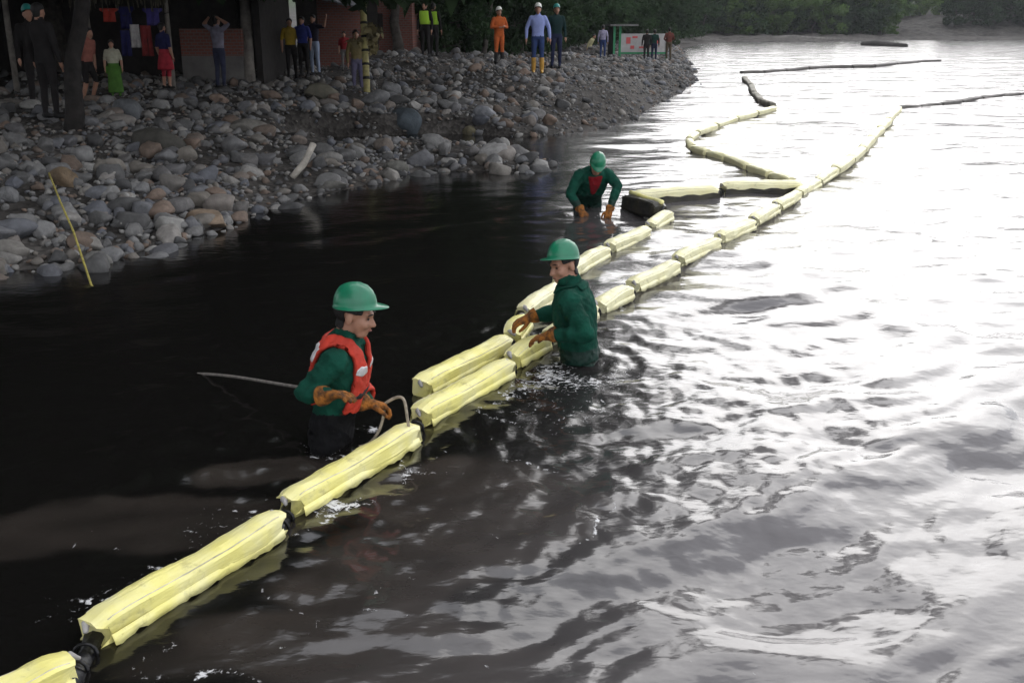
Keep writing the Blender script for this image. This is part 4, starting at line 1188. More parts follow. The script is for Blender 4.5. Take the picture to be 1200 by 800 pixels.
def tree_parts(seed, h, crown_r, base_frac, n_limb, per, leaf, trunk_r, flat=0.8):
    rr = random.Random(seed)
    mb = MB()
    top = Vector((rr.uniform(-.6, .6), rr.uniform(-.6, .6), h * 0.72))
    tr = [Vector((0, 0, -0.4)), Vector((0, 0, 0.3)), Vector((rr.uniform(-.2, .2), rr.uniform(-.2, .2), h * .25)), Vector((rr.uniform(-.4, .4), rr.uniform(-.4, .4), h * .5)), top]
    mb.tube(tr, [trunk_r * 1.5, trunk_r, trunk_r * .8, trunk_r * .55, trunk_r * .25], 10, jit=.06)
    cs, rs = [], []
    for i in range(n_limb):
        a = i * 2.4 + rr.uniform(-.4, .4); f = base_frac + (0.95 - base_frac) * (i / n_limb)
        z0 = h * f * 0.62 + h * .08
        s0 = tr[2].lerp(top, max(0, min(1, (z0 - h * .25) / (h * .47)))) if z0 > h * .25 else Vector((0, 0, z0))
        reach = crown_r * (math.sin(math.pi * (0.18 + 0.75 * (i / n_limb))) ** 0.7) * rr.uniform(.7, 1.1)
        e = s0 + Vector((math.cos(a) * reach, math.sin(a) * reach, rr.uniform(.10, .30) * h * (1.0 if f > .3 else .35)))
        m_ = s0.lerp(e, .5) + Vector((0, 0, -0.03 * h))
        mb.tube([s0, m_, e], [trunk_r * .35, trunk_r * .2, trunk_r * .06], 6)
        for q in range(5):
            t = rr.uniform(.45, 1.1); c = s0.lerp(e, t) + Vector((rr.gauss(0, 1), rr.gauss(0, 1), rr.gauss(0, .7))) * crown_r * .16
            cs.append(tuple(c)); rs.append(crown_r * rr.uniform(.13, .30))
    for q in range(n_limb // 2):
        cs.append((rr.gauss(0, .25) * crown_r, rr.gauss(0, .25) * crown_r, h * rr.uniform(.75, .97))); rs.append(crown_r * rr.uniform(.15, .3))
    V, F = leaves(cs, rs, per, leaf, seed)
    return mb.mesh('trunk', True), mesh_np('crown', V, F, False)
TREE = {'big': [tree_parts(s, 24, 8.5, .25, 20, 95, 0.75, 0.42) for s in (1, 2, 3)],
        'far': [tree_parts(s, 11, 4.6, .05, 16, 90, 0.50, 0.22) for s in (4, 5, 6)],
        'bush': [tree_parts(s, 3.0, 1.7, .02, 14, 60, 0.20, 0.05) for s in (7, 8, 9)]}
def plant(kind, name, label, x, y, s=1.0, lm=None, bm_=None, group=None, cat='tree', z=None):
    tm, cm = random.choice(TREE[kind])
    root = thing(name, label, cat, (x, y, (gz(x, y) if z is None else z)), random.uniform(0, 6.28), group)
    root.scale = (s * random.uniform(.9, 1.1), s * random.uniform(.9, 1.1), s * random.uniform(.9, 1.1))
    for nm_, me, m in (('trunk', tm, bm_ or M_BARK), ('crown', cm, lm or M_LEAF_D)):
        key = me.name + m.name
        if key not in PLANT_ME:
            c = me.copy(); c.materials.clear(); c.materials.append(m); PLANT_ME[key] = c
        o = bpy.data.objects.new(nm_ if kind != 'bush' else ('stems' if nm_ == 'trunk' else 'foliage'), PLANT_ME[key]); COL.objects.link(o); o.parent = root
    return root
PLANT_ME = {}
GT = 'tall trees shading the left bank'
for (x, y, s) in ((-16, 36, 1.0), (-13, 40, 1.08), (-8.0, 41.5, 1.12), (-7, 47, 1.15), (-22, 30, 1.0), (-24, 20, .95), (-20, 42, 1.1), (-7.0, 64, 1.15), (-9, 56, 1.2),
                  (-10.8, 11.0, .78), (-10.2, 4.0, .75), (-11.2, 17.5, .72), (-9.5, -3, .75), (-15.5, 12.0, .85), (-17, 3, .85), (-15, -6, .85), (-14.5, 21.5, .85), (-12, 49, 1.15), (-12.5, 28.5, .8)):
    plant('big', 'shade_tree', 'tall leafy tree shading the houses along the left bank', x, y, s, group=GT)
# lower trees behind the gravel mound
for (x, y, s) in ((-3.5, 56, 1.0), (1.5, 67, .95), (5.5, 76, .9), (8, 88, 1.0), (12, 100, 1.0), (-1, 68, 1.1), (15, 112, 1.0), (-6, 52, .9)):
    plant('far', 'bank_tree', 'mid height dark tree rising behind the people on the gravel mound', x, y, s, group='trees behind the gravel mound')
# far shore
GF = 'trees along the far shore'
rf = random.Random(3)
for k in range(46):
    x = rf.uniform(6, 150); y = (190 if x < 78 else 225) + rf.uniform(-16, 60) - 0.25 * max(0, 60 - x)
    if x < 34: y = rf.uniform(128, 190)
    plant('far', 'far_tree', 'dense dark tree in the wooded far shore of the river', x, y, rf.uniform(.7, 1.0), M_LEAF_D if rf.random() < .7 else M_LEAF_M, group=GF)
for k in range(14):
    plant('far', 'far_tree', 'dense dark tree in the wooded far shore of the river', 88 + rf.uniform(0, 55), 196 + rf.uniform(-4, 14), rf.uniform(.8, 1.1), M_LEAF_D, group=GF)
for px, Y, s in ((1118, 176, .55), (1140, 178, .7), (1160, 176, .62), (1182, 179, .75), (1205, 178, .7), (1230, 180, .8), (1128, 184, .9), (1172, 186, .9), (1215, 188, 1.0)):
    p = atY(px, 30, Y); plant('far', 'far_tree', 'dark tree overhanging the far right shore', p.x, p.y, s, M_LEAF_D, group='dark trees at the far right shore')
GB = 'pale green shrubs on the far bank'
for (px, Y) in ((938, 168), (950, 170), (965, 173), (980, 176), (998, 178), (1012, 182), (945, 175), (962, 178), (985, 186), (1004, 190), (1030, 197), (1052, 196), (1078, 197), (1098, 196), (925, 178), (1065, 199), (1020, 192)):
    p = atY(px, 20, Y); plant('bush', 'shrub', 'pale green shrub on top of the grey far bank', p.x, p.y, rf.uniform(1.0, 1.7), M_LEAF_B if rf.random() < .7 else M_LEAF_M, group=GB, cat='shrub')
for k in range(34):
    px = 790 + k * 7.5 + rf.uniform(-4, 4); Y = rf.uniform(150, 168) + max(0, (px - 900)) * 0.10
    p = atY(px, 30, Y); plant('bush', 'far_bush', 'dark green bush at the foot of the far wood', p.x, p.y, rf.uniform(1.6, 2.6), M_LEAF_D if rf.random() < .55 else M_LEAF_M, group='bushes at the foot of the far wood', cat='bush')
GU = 'undergrowth behind the people on the bank'
for (px, t, s) in ((520, 37, 1.2), (545, 41, 1.3), (566, 44, 1.2), (600, 42, 1.1), (612, 47, 1.4), (628, 52, 1.0), (648, 60, 1.2), (690, 68, 1.2), (700, 78, 1.5), (728, 78, 1.3), (745, 86, 1.4), (765, 90, 1.5), (785, 105, 1.6),
                   (590, 52, 1.5), (530, 46, 1.5), (640, 58, 1.5), (675, 66, 1.6), (715, 82, 1.8), (802, 120, 1.7)):
    p = atD(px, 40, t)
    who = 'left of the man in orange' if px < 560 else 'behind the man in orange' if px < 605 else 'behind the man in pale blue' if px < 660 else 'left of the green booth' if px < 705 else 'behind the green booth' if px < 750 else 'right of the booth at the river'
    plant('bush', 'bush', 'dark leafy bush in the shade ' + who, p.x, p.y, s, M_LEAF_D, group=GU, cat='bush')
# slim trunks one can make out
def slim(label, pts, r0, m, crown=None, name='slim_tree'):
    base = Vector(pts[0]); root = thing(name, label, 'tree', base)
    mb = MB(); n_ = len(pts)
    P = [Vector(q) - base for q in pts]; P[0] = P[0] - Vector((0, 0, 0.25))
    mb.tube(P, [r0 * (1.25 if i == 0 else 1 - 0.45 * i / n_) for i in range(n_)], 10, jit=.08); mb.build('trunk', m, root, smooth_=True)
    if crown:
        rr = random.Random(sum(map(ord, label)) % 99); cs = [tuple(P[-1] + Vector((rr.gauss(0, .8), rr.gauss(0, .8), abs(rr.gauss(0.3, .28)))) * crown) for _ in range(60)]
        V, F = leaves(cs, [crown * .42] * 60, 150, 0.16 * crown, 5); obj('crown', mesh_np('crown', V, F, False), M_LEAF_D, root)
    return root
def up(px0, py0, t0, px1, py1, t1, extra, k=5):
    a, b_ = atD(px0, py0, t0), atD(px1, py1, t1)
    d = b_ - a
    return [a + d * (i / k) + Vector((0.05 * math.sin(i * 1.7), 0, 0)) for i in range(k + 1)] + [a + d * (1 + extra * q) + Vector((0, 0, 0.1)) for q in (0.5, 1.0)]
slim('thin dark leaning trunk on the cobbles at far left', up(82, 165, 15.5, 94, 0, 15.4, 0.9), 0.15, M_BARKD, 4.4)  # crown above view, widened and lowered to darken the huts
slim('grey trunk standing against the red brick wall', up(466, 64, 34, 462, 0, 34, 1.3), 0.19, M_BARK, 3.8)  # its unseen crown is enlarged for more shade on the porch side
slim('slender pale trunk leaning right behind the man in orange', up(566, 62, 38, 575, 0, 38, 3), 0.10, M_BARK, 1.7)
slim('pale trunk in the dark wood left of the man in orange', up(536, 58, 40, 539, 0, 40, 3), 0.09, M_BARK, 1.7)
slim('upright green mossy trunk right of the man in blue', up(651, 52, 42, 651, 0, 42, 3), 0.11, mat('mossy_bark', (0.07, 0.09, 0.035), 0.95, bump=.6), 1.7)

# ------------------------------------------------------------------ houses on the bank
def brick_mat():
    m = bpy.data.materials.new('red_brick'); m.use_nodes = True
    n, l = m.node_tree.nodes, m.node_tree.links; b = n['Principled BSDF']; b.inputs['Roughness'].default_value = .9
    tc = n.new('ShaderNodeTexCoord'); mp = n.new('ShaderNodeMapping'); mp.inputs['Rotation'].default_value = (R(90), 0, 0)
    l.new(tc.outputs['Object'], mp.inputs[0])
    br = n.new('ShaderNodeTexBrick'); br.inputs['Scale'].default_value = 3.2
    br.inputs['Color1'].default_value = (.20, .062, .042, 1); br.inputs['Color2'].default_value = (.14, .048, .034, 1); br.inputs['Mortar'].default_value = (.13, .11, .10, 1)
    br.inputs['Mortar Size'].default_value = .03
    l.new(mp.outputs[0], br.inputs['Vector']); l.new(br.outputs[0], b.inputs['Base Color'])
    bp = n.new('ShaderNodeBump'); bp.inputs['Strength'].default_value = .5; l.new(br.outputs['Fac'], bp.inputs['Height']); bp.invert = True; l.new(bp.outputs[0], b.inputs['Normal'])
    return m
M_BRICK = brick_mat()
M_PLINTH = mat('grey_render', (0.17, 0.16, 0.15), .9, .2, 2, bump=.3)
M_WOODP = mat('weathered_post', (0.21, 0.19, 0.165), .9, .25, 5, bump=.5)
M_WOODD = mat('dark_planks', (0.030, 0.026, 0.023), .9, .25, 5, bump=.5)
M_DOOR = mat('green_painted_door', (0.012, 0.065, 0.045), .6, .2, 4, bump=.2)
M_ZINC = mat('zinc_roof', (0.24, 0.25, 0.27), .5, .2, 4, metallic=.4)
def X_(px, Y): return atY(px, 60, Y).x
def Z_(py, Y, px=300): return atY(px, py, Y).z
# house with the green door
gy = 32.5
h1 = thing('brick_house', 'red brick house with a green door and open porch behind the cobbles', 'house', (X_(340, gy), gy, 0.75))
o1 = h1.location
def hb(name, m, x0, x1, y0, y1, z0, z1, root=h1, bev=0, par=None):
    o_ = root.location
    mb = MB(); mb.box((x0 - o_.x, y0 - o_.y, z0 - o_.z), (x1 - o_.x, y1 - o_.y, z1 - o_.z))
    o = mb.build(name, m, root if par is None else par)
    if bev: bevel(o, bev)
    return o
zf = Z_(92, gy - 1.0)
hb('porch_step', M_PLINTH, X_(283, gy), X_(425, gy), gy - 1.6, gy + .15, 0.2, zf)
hb('wall', M_BRICK, X_(374, gy), X_(428, gy), gy, gy + .25, zf - .3, 4.4)
hb('wall', M_PLINTH, X_(325, gy), X_(338, gy), gy, gy + .25, zf - .3, 4.4)
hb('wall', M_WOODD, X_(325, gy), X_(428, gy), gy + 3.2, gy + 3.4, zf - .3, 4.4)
d_ = hb('door', M_DOOR, X_(301, gy), X_(325, gy) - .004, gy + .05, gy + .11, zf + .01, zf + 2.15)
for q in (0.12, 0.78, 1.44): hb('panel', M_DOOR, X_(301, gy) + .09, X_(325, gy) - .10, gy + .02, gy + .048, zf + q, zf + q + .54, par=d_)
hb('door_handle', M_ZINC, X_(325, gy) - .10, X_(325, gy) - .06, gy - .01, gy + .045, zf + .95, zf + 1.07, par=d_)
hb('lintel', M_WOODD, X_(297, gy), X_(325, gy), gy, gy + .25, zf + 2.16, 4.4)
# zinc roof with a slanting eave over the porch
ra, rb_ = atY(368, -2, gy - 1.2), atY(418, 11, gy - 1.2)
mb = MB(); q = h1.location
sl = (rb_ - ra)
for i in range(14):
    a = ra - sl * 2.2 + sl * 3.2 * i / 14 - q; b_ = ra - sl * 2.2 + sl * 3.2 * (i + .98) / 14 - q
    zz = 0.03 * (i % 2)
    mb.add([(a.x, a.y, a.z + zz), (b_.x, b_.y, b_.z + zz), (b_.x, b_.y + 5, b_.z + 1.2 + zz), (a.x, a.y + 5, a.z + 1.2 + zz), (a.x, a.y, a.z + zz + .05), (b_.x, b_.y, b_.z + zz + .05), (b_.x, b_.y + 5, b_.z + 1.25 + zz), (a.x, a.y + 5, a.z + 1.25 + zz)],
           [(0, 3, 2, 1), (4, 5, 6, 7), (0, 1, 5, 4), (1, 2, 6, 5), (2, 3, 7, 6), (3, 0, 4, 7)])
mb.build('roof', M_ZINC, h1)
# open shed wing with a low brick wall, nearer
wy = 27.0
h2 = thing('brick_shed', 'open fronted shed with a low brick wall and one pale post', 'shed', (X_(250, wy), wy, 0.75))
zs = Z_(100, wy)
hb('plinth', M_PLINTH, X_(212, wy), X_(284, wy), wy, wy + .22, zs - .4, Z_(66, wy), h2)
hb('wall', M_BRICK, X_(212, wy), X_(284, wy), wy + .01, wy + .21, Z_(66, wy) + .002, Z_(34, wy), h2)
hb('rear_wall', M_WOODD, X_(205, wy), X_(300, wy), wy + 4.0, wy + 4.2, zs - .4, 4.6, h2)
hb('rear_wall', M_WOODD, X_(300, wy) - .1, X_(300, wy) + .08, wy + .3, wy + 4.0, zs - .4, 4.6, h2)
mb = MB(); a = atD(293, 103, 26.2) - h2.location; b_ = atD(287, 0, 26.2) - h2.location
mb.tube([a - Vector((0, 0, .3)), a.lerp(b_, .3), a.lerp(b_, .7), b_, b_ + (b_ - a) * .6], [.16, .15, .145, .14, .135], 10, jit=.05); mb.build('post', M_WOODP, h2, smooth_=True)
hb('roof', M_WOODD, X_(200, wy) - .3, X_(302, wy), wy - 1.4, wy + 4.6, 4.62, 4.72, h2)
# brick building right of the banded pole
by_ = 36.0
h3 = thing('brick_building', 'red brick building at the edge of the dark wood right of the banded pole', 'house', (X_(458, by_), by_, 0.8))
hb('wall', M_BRICK, X_(434, by_), X_(484, by_), by_, by_ + .25, 0.5, 4.5, h3)
hb('side_wall', M_BRICK, X_(484, by_) - .25, X_(484, by_), by_ + .252, by_ + 4, 0.5, 4.5, h3)
hb('plinth', M_PLINTH, X_(433, by_), X_(486, by_), by_ - .12, by_ - .004, 0.4, Z_(62, by_), h3)
hb('window', M_WOODD, X_(440, by_), X_(450, by_), by_ - .03, by_ - .004, Z_(40, by_), Z_(16, by_), h3)
hb('roof', M_ZINC, X_(428, by_), X_(490, by_), by_ - .6, by_ + 4.6, 4.52, 4.6, h3)
# thatched shelter at the far left
ty = 23.5
h4 = thing('thatched_shelter', 'dark palm thatched shelter with thin poles at far left', 'shelter', (X_(110, ty), ty, 0.75))
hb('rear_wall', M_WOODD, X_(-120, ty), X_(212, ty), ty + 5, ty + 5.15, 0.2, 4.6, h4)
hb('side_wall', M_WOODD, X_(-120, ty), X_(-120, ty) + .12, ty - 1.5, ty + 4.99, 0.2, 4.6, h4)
for px, r_ in ((204, .055), (112, .06), (20, .07), (-60, .07)):
    mb = MB(); a = atY(px, 104, ty) - h4.location
    mb.tube([a - Vector((0, 0, .5)), a + Vector((0, 0, 1.4)), a + Vector((0.03, 0, 3.3))], [r_, r_ * .95, r_ * .9], 8, jit=.05); mb.build('pole', M_WOODP, h4, smooth_=True)
M_THATCH = mat('dry_thatch', (0.13, 0.115, 0.085), .95, .35, 12)
mb = MB(); x0, x1 = X_(-130, ty) - h4.location.x, X_(215, ty) - h4.location.x
mb.box((x0, -0.7, 2.75), (x1, 0.0, 2.85)); mb.add([(x0, -.9, 2.5), (x1, -.9, 2.5), (x1, 3, 4.4), (x0, 3, 4.4), (x0, -.9, 2.62), (x1, -.9, 2.62), (x1, 3, 4.52), (x0, 3, 4.52)], [(0, 3, 2, 1), (4, 5, 6, 7), (0, 1, 5, 4), (1, 2, 6, 5), (2, 3, 7, 6), (3, 0, 4, 7)])
mb.add([(x0, 3, 4.4), (x1, 3, 4.4), (x1, 6, 2.6), (x0, 6, 2.6), (x0, 3, 4.52), (x1, 3, 4.52), (x1, 6, 2.72), (x0, 6, 2.72)], [(0, 3, 2, 1), (4, 5, 6, 7), (0, 1, 5, 4), (1, 2, 6, 5), (2, 3, 7, 6), (3, 0, 4, 7)])
mb.build('roof', M_THATCH, h4)
V, F = [], []
for q in range(520):                                   # hanging fringe of palm strips
    x = random.uniform(x0, x1) ; ln = random.uniform(.25, .75) * (1.3 if x > x1 - 2.2 else 0.8); y = -.9 + random.uniform(-.04, .2); w_ = random.uniform(.012, .03); dx = random.uniform(-.15, .15)
    k = len(V); V += [(x - w_, y, 2.6), (x + w_, y, 2.6), (x + w_ * .3 + dx, y + random.uniform(-.1, .05), 2.6 - ln), (x - w_ * .3 + dx, y - .01, 2.6 - ln)]; F.append((k, k+1, k+2, k+3))
fr_ = obj('fringe', mesh_np('fringe', V, F, False), M_THATCH, h4); fr_['kind'] = 'stuff'
# washing on a line under the shelter
lx0, lx1 = atY(112, 12, ty - .3), atY(203, 14, ty - .3)
mb = MB(); mb.rope([lx0.lerp(lx1, t) - Vector((0, 0, .12 * math.sin(math.pi * t))) for t in np.linspace(0, 1, 12)], .008); tag(mb.build('clothes_line', M_STRAP), 'sagging clothes line under the thatched shelter', 'clothes line')
def garment(label, px, py0, py1, wpx, c, kind='shirt'):
    Y = ty - .3 + random.uniform(-.05, .05); a = atY(px, py0, Y); w = wpx / FPX * Y / 2; ln = a.z - atY(px, py1, Y).z
    mb = MB(); k, j = 8, 7; V, F = [], []
    for r_ in range(j + 1):
        t = r_ / j
        ww = w * (1.0 if kind != 'shirt' else (1.35 if t < .28 else .82))
        for i in range(k + 1):
            s = i / k * 2 - 1
            V.append((s * ww, .035 * math.sin(s * 5 + t * 2 + px) * (0.3 + t), -ln * t))
    for r_ in range(j):
        for i in range(k):
            if kind == 'trousers' and r_ > 2 and i == 4: continue
            q = r_ * (k + 1) + i; F.append((q, q + 1, q + k + 2, q + k + 1))
    o = obj('garment', mesh_np('garment', V, F), M_cloth('wash_%d' % px, c), None, a); s = o.modifiers.new('t', 'SOLIDIFY'); s.thickness = .008
    tag(o, label, 'laundry', 'washing hung under the shelter')
garment('red shirt hanging at the left end of the washing', 127, 10, 26, 15, (.40, .05, .035))
garment('navy shirt hanging right of the red one', 146, 8, 34, 14, (.02, .02, .09))
garment('pale cloth with a white hem in the middle of the washing', 157, 29, 56, 11, (.45, .43, .42), 'cloth')
garment('dark red trousers hanging beside the pale cloth', 170, 30, 66, 12, (.20, .03, .03), 'trousers')
garment('violet blue shirt at the right end of the washing', 178, 10, 30, 16, (.06, .05, .20))
garment('brown striped trousers hanging below the navy shirt', 146, 36, 66, 10, (.16, .08, .06), 'trousers')
# banded bamboo pole
pr = thing('banded_pole', 'tall yellow bamboo pole with dark bands standing on the cobbles', 'pole', POLE_BASE)
top = atD(425, 0, 23.4) - POLE_BASE; M_BAMB = mat('yellow_bamboo', (0.33, 0.29, 0.11), .6, .25, 6)
for i in range(9):
    a, b_ = top * (i / 6.6), top * ((i + .80) / 6.6)
    if i == 0: a = a - Vector((0, 0, .3))
    mb = MB(); mb.tube([a, a.lerp(b_, .1), b_.lerp(a, .1), b_], [.088, .080, .080, .088], 10); mb.build('culm', M_BAMB, pr, smooth_=True)
    mb = MB(); c = top * ((i + .79) / 6.6); d_ = top * ((i + 1.01) / 6.6); mb.tube([c, d_], [.083, .083], 10); mb.build('band', M_STRAP, pr, smooth_=True)
rr = random.Random(4); cs = [tuple(top * rr.uniform(.5, .68) + Vector((rr.gauss(0, .22), rr.gauss(0, .2), rr.gauss(0, .15)))) for _ in range(9)]
V, F = leaves(cs, [.2] * 9, 12, .22, 4); obj('dead_leaves', mesh_np('dead_leaves', V, F, False), mat('dry_leaf', (.18, .15, .07), .9), pr)
cs = [tuple(top * 1.30 + Vector((rr.gauss(-.8, 1.6), rr.gauss(1.0, 1.7), abs(rr.gauss(0.9, .8))))) for _ in range(60)]  # unseen leaf crown added above the pole to shade porch and bank
V, F = leaves(cs, [1.25] * 60, 130, .6, 14, 1.2); obj('crown', mesh_np('crown', V, F, False), M_LEAF_D, pr)
# green booth on the gravel bar
bt = thing('booth', 'small green booth with a flat roof and red and white banner', 'booth', BOOTH_BASE, R(6))
M_BG = mat('booth_green', (.03, .24, .10), .6, .15, 4)
sc_ = 57 / FPX
def bb(name, m, a, b_, par=bt):
    mb = MB(); mb.box(a, b_); return mb.build(name, m, par)
for x in (-.15, .18): bb('post', M_BG, (x - .06, -.06, -.3), (x + .06, .06, 1.95))
bb('side_panel', M_STRAP, (-.26, .0, .0), (-.215, 1.3, 1.9)); bb('roof', mat('booth_roof', (.16, .16, .15), .8), (-.45, -.35, 1.96), (1.15, 1.5, 2.06))
M_BAN = mat('white_banner', (.42, .41, .40), .7, .1, 3); M_BRED = mat('banner_red', (.55, .10, .10), .7, .1)
bn = bb('banner', M_BAN, (.25, .02, .55), (2.9, .05, 1.55))
bb('green_stripe', M_BG, (.25, .004, .44), (2.9, .04, .54), bn)
for (x, z, w, h_) in ((.55, 1.0, .25, .35), (.9, 1.3, .3, .12), (1.3, .75, .5, .10), (1.7, 1.25, .35, .15), (.8, .72, .22, .18), (2.2, 1.0, .3, .3)): bb('print', M_BRED, (x, .008, z), (x + w, .019, z + h_), bn)
bb('post', M_BG, (2.86, -.05, -.3), (2.96, .05, 1.6))
# driftwood, logs and the yellow rope
p0, p1 = on_ground(343, 214), on_ground(366, 178)
mb = MB(); a, b_ = p0 + Vector((0, 0, .05)), atY(367, 169, p0.y + .35)
mb.tube([a, a.lerp(b_, .35) + Vector((.05, 0, .02)), a.lerp(b_, .7) + Vector((.02, 0, 0)), b_], [.045, .05, .042, .05], 8, jit=.12)
tag(mb.build('driftwood', mat('bleached_wood', (.40, .37, .32), .9, .2, 8, bump=.5), smooth_=True), 'bleached crooked stick standing among the stones at the waterline', 'driftwood')
yr = [on_ground(60, 222) + Vector((0, 0, .16)), on_ground(75, 266) + Vector((0, 0, .24)), on_ground(90, 301) + Vector((0, 0, .22)), at(107, 334, .0), at(122, 352, -.05)]
pts = []
for a, b_ in zip(yr[:-1], yr[1:]): pts += [a.lerp(b_, t) for t in (0, .33, .66)]
mb = MB(); mb.rope(pts + [yr[-1]], .010, 7)
tag(mb.build('yellow_rope', mat('yellow_rope', (.40, .34, .08), .8, scale=30), smooth_=True), 'yellow rope running down over the stones into the black water', 'rope')
def log(label, a, b_, r_, c):
    mb = MB(); mb.tube([a, a.lerp(b_, .3) + Vector((0, 0, r_ * .3)), a.lerp(b_, .7), b_], [r_, r_ * 1.05, r_ * .85, r_ * .6], 9, jit=.12)
    tag(mb.build('log', mat('log_' + label[:6], c, .9, .25, 3, bump=.5), smooth_=True), label, 'log')
log('dark log stranded in the shallows before the far shore', at(1012, 52, .1), at(1062, 54, .1), .35, (.05, .045, .04))
log('reddish log lying along the far gravel bar', at(806, 41.5, .3), at(886, 41, .3), .8, (.16, .075, .05))
log('grey log on the gravel bar right of the reddish one', at(905, 46.5, .15), at(985, 47.5, .15), .4, (.14, .13, .12))
# low gravel bar in the far river
def bar(label, px, py, w, d, h_, seed):
    c = at(px, py); xs_ = np.linspace(-1, 1, 60); X, Y = np.meshgrid(xs_, xs_)
    q = np.clip(1 - X**2 - Y**2 + .35 * fbm(X * 2.5, Y * 2.5, seed), -.4, 1)
    V = np.stack([X * w, Y * d, q * h_ + .12 * fbm(X * 12, Y * 12, seed + 3) * (q > 0)], -1).reshape(-1, 3); i = np.arange(59)[:, None] * 60 + np.arange(59)
    tag(obj('gravel_bar', mesh_np('gravel_bar', V, np.stack([i, i+1, i+61, i+60], -1).reshape(-1, 4)), M_SOIL, None, c), label, kind='structure')
bar('low grey gravel bar in the far river', 905, 48, 15, 9, .55, 81)
bar('grey gravel shoal near the far right shore', 1120, 46.5, 26, 9, .35, 84)

# ------------------------------------------------------------------ people on the bank
Cc = M_cloth
def bankp(key, label, rot, **kw):
    kw.setdefault('voxel', 0.021)
    return person('person', label, FEET[key], R(rot), **kw)
A = Vector
bankp('orange', 'man in orange coverall and white hard hat standing at the top of the bank', 25, H=1.74, shirt=Cc('orange', (.50, .115, .03)), trousers=Cc('orange', (.50, .115, .03)), shoes=M_STRAP, hat=M_HWHITE, boots=True,
      armR=(A((-.26, 0, 1.12)), A((-.10, -.22, 1.12))), armL=(A((.26, -.02, 1.12)), A((.08, -.24, 1.15))), bulk=1.05)
bankp('blue', 'man in pale blue shirt, jeans, yellow rubber boots and white hard hat', 0, H=1.76, shirt=Cc('pale_blue', (.30, .36, .66), .1), trousers=Cc('denim', (.035, .06, .16)), shoes=mat('yellow_rubber', (.55, .30, .05), .5), boots=True, hat=M_HWHITE,
      armR=(A((-.29, .03, 1.12)), A((-.30, -.05, .88))), armL=(A((.29, .03, 1.12)), A((.31, -.05, .88))), bulk=1.04)
f = FEET['behind'] + Vector((0.28, .5, 0)); FEET['behind'] = f
bankp('behind', 'person in teal hard hat and dark clothes half hidden behind the man in pale blue', 10, H=1.78, shirt=Cc('dark_teal', (.012, .035, .035)), trousers=Cc('navy', (.02, .025, .06)), hat=M_HTEAL)
bankp('plaid', 'person in pale lilac shirt and blue trousers left of the green booth', 170, H=1.68, shirt=Cc('lilac', (.36, .34, .46)), trousers=Cc('denim', (.035, .06, .16)))
bankp('crouch', 'person in yellowish top crouching on the stones beside the lilac shirted one', 60, H=1.60, lean=R(28), shirt=Cc('straw', (.42, .39, .22)), trousers=Cc('grey', (.2, .19, .18)),
      legs=((A((.12, -.36, .86)), A((.12, -.12, .52))), (A((-.12, -.36, .86)), A((-.12, -.12, .52)))), hat=None)['root'].location.z -= .42
bankp('pair_a', 'person in black standing left of the dark green one past the booth', 180, H=1.70, shirt=Cc('black', (.02, .018, .018)), trousers=Cc('black', (.02, .018, .018)))
bankp('pair_b', 'person in dark green jacket and navy trousers past the booth', 170, H=1.70, shirt=Cc('bottle', (.015, .05, .04)), trousers=Cc('navy', (.02, .025, .06)))
bankp('brown', 'person in red brown jacket standing alone at the end of the gravel bar', 190, H=1.72, shirt=Cc('maroon', (.13, .04, .03)), trousers=Cc('khaki', (.09, .07, .045)), armR=(A((-.27, 0, 1.12)), A((-.1, -.16, 1.0))), armL=(A((.27, 0, 1.12)), A((.1, -.16, 1.0))))
M_NEON = mat('neon_vest', (.36, .62, .04), .7, .1)
for key, lab, rot in (('neon', 'person in dark clothes with a neon yellow green vest at the wood edge', -20), ('neon_b', 'second person in a neon vest, turned away beside the first', 160)):
    i_ = bankp(key, lab, rot, H=1.70, shirt=Cc('black', (.02, .018, .018)), trousers=Cc('black', (.02, .018, .018)))
    z = i_['C'][:, 2]; m_ = (i_['idx'] == 0) & (np.abs(i_['C'][:, 0]) < .16) & (z > 1.02) & (z < 1.42)
    shell('hi_vis_vest', i_['me'], m_, .008, .01, M_NEON, i_['root'])
bankp('yellow', 'person in yellow shirt and black trousers in the porch', 15, H=1.62, shirt=Cc('yellow', (.40, .27, .03)), trousers=Cc('black', (.02, .018, .018)), short=True)
bankp('cobalt', 'person in cobalt blue shirt and dark trousers in the porch', -10, H=1.62, shirt=Cc('cobalt', (.035, .05, .24)), trousers=Cc('black', (.02, .018, .018)), short=True)
bankp('jeans', 'person in dark shirt and pale jeans with one arm raised in the porch', -20, H=1.66, shirt=Cc('ink', (.025, .022, .04)), trousers=Cc('pale_denim', (.32, .38, .50), .1), armL=(A((.42, -.1, 1.36)), A((.50, -.12, 1.60))), short=True)
bankp('red', 'child in red shirt standing by the brick wall left of the banded pole', 0, H=1.15, shirt=Cc('red', (.26, .025, .03)), trousers=Cc('grey', (.2, .19, .18)), short=True)
bankp('post', 'person in dull violet trousers standing behind the banded pole', 20, H=1.68, shirt=Cc('sand', (.20, .16, .07)), trousers=Cc('violet', (.13, .12, .19)))
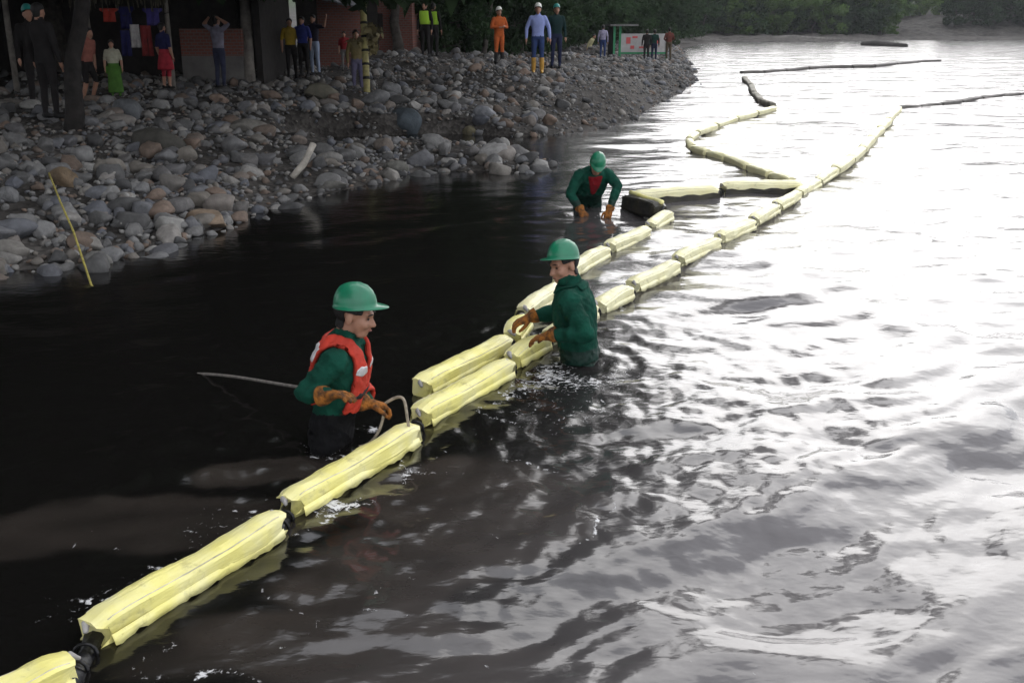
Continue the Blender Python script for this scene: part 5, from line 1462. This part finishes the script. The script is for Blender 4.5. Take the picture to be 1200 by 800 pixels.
bankp('grey', 'man in grey shirt and dark jeans with hands behind his head at the shed', 150, H=1.70, shirt=Cc('grey_violet', (.24, .23, .29)), trousers=Cc('dark_denim', (.045, .05, .09)), armL=(A((.40, .02, 1.50)), A((.20, .08, 1.62))), armR=(A((-.40, .02, 1.50)), A((-.20, .08, 1.62))), short=True)
bankp('girl', 'girl in navy top and bright red skirt under the shelter', 150, H=1.40, shirt=Cc('navy_top', (.018, .02, .075)), trousers=Cc('bright_red', (.36, .03, .045)), skirt_=(.50, .24), bare_legs='thigh', short=True)
bankp('green', 'small child in a long green dress with a white top', 20, H=1.15, shirt=Cc('cream', (.40, .39, .30)), trousers=Cc('grass_green', (.07, .17, .03)), skirt_=(.12, .24), bare_legs='thigh', short=True)
bankp('pink', 'barefoot person in pink shirt and dark shorts leaning forward left of the child in green', 70, H=1.55, lean=R(14), shirt=Cc('coral', (.34, .13, .10)), trousers=Cc('black', (.02, .018, .018)), bare_legs='shin', shoes=M_SKIN, short=True,
      legs=((A((.10, -.14, .50)), A((.11, .05, .085))), (A((-.10, -.02, .48)), A((-.11, .12, .085)))))
bankp('teal', 'man in black with a teal hard hat at the far left under the trees', 40, H=1.76, shirt=Cc('black', (.02, .018, .018)), trousers=Cc('black', (.02, .018, .018)), hat=M_HTEAL)
bankp('dark', 'figure in black standing left of the leaning trunk', 160, H=1.72, shirt=Cc('black', (.02, .018, .018)), trousers=Cc('black', (.02, .018, .018)))
# ------------------------------------------------------------------ damp air over the river
mb = MB(); mb.box((-720, -75, -4.0), (920, 1520, 140))
hz = mb.build('haze')
M_HAZE = bpy.data.materials.new('haze'); M_HAZE.use_nodes = True
hn, hl = M_HAZE.node_tree.nodes, M_HAZE.node_tree.links
hn.remove(hn['Principled BSDF'])
pv = hn.new('ShaderNodeVolumePrincipled'); pv.inputs['Color'].default_value = (0.85, 0.88, 0.92, 1); pv.inputs['Density'].default_value = 0.00028; pv.inputs['Anisotropy'].default_value = 0.2
hl.new(pv.outputs[0], hn['Material Output'].inputs['Volume'])
hz.data.materials.append(M_HAZE)
tag(hz, 'thin grey damp air over the river', kind='stuff')
SC.cycles.volume_bounces = 0
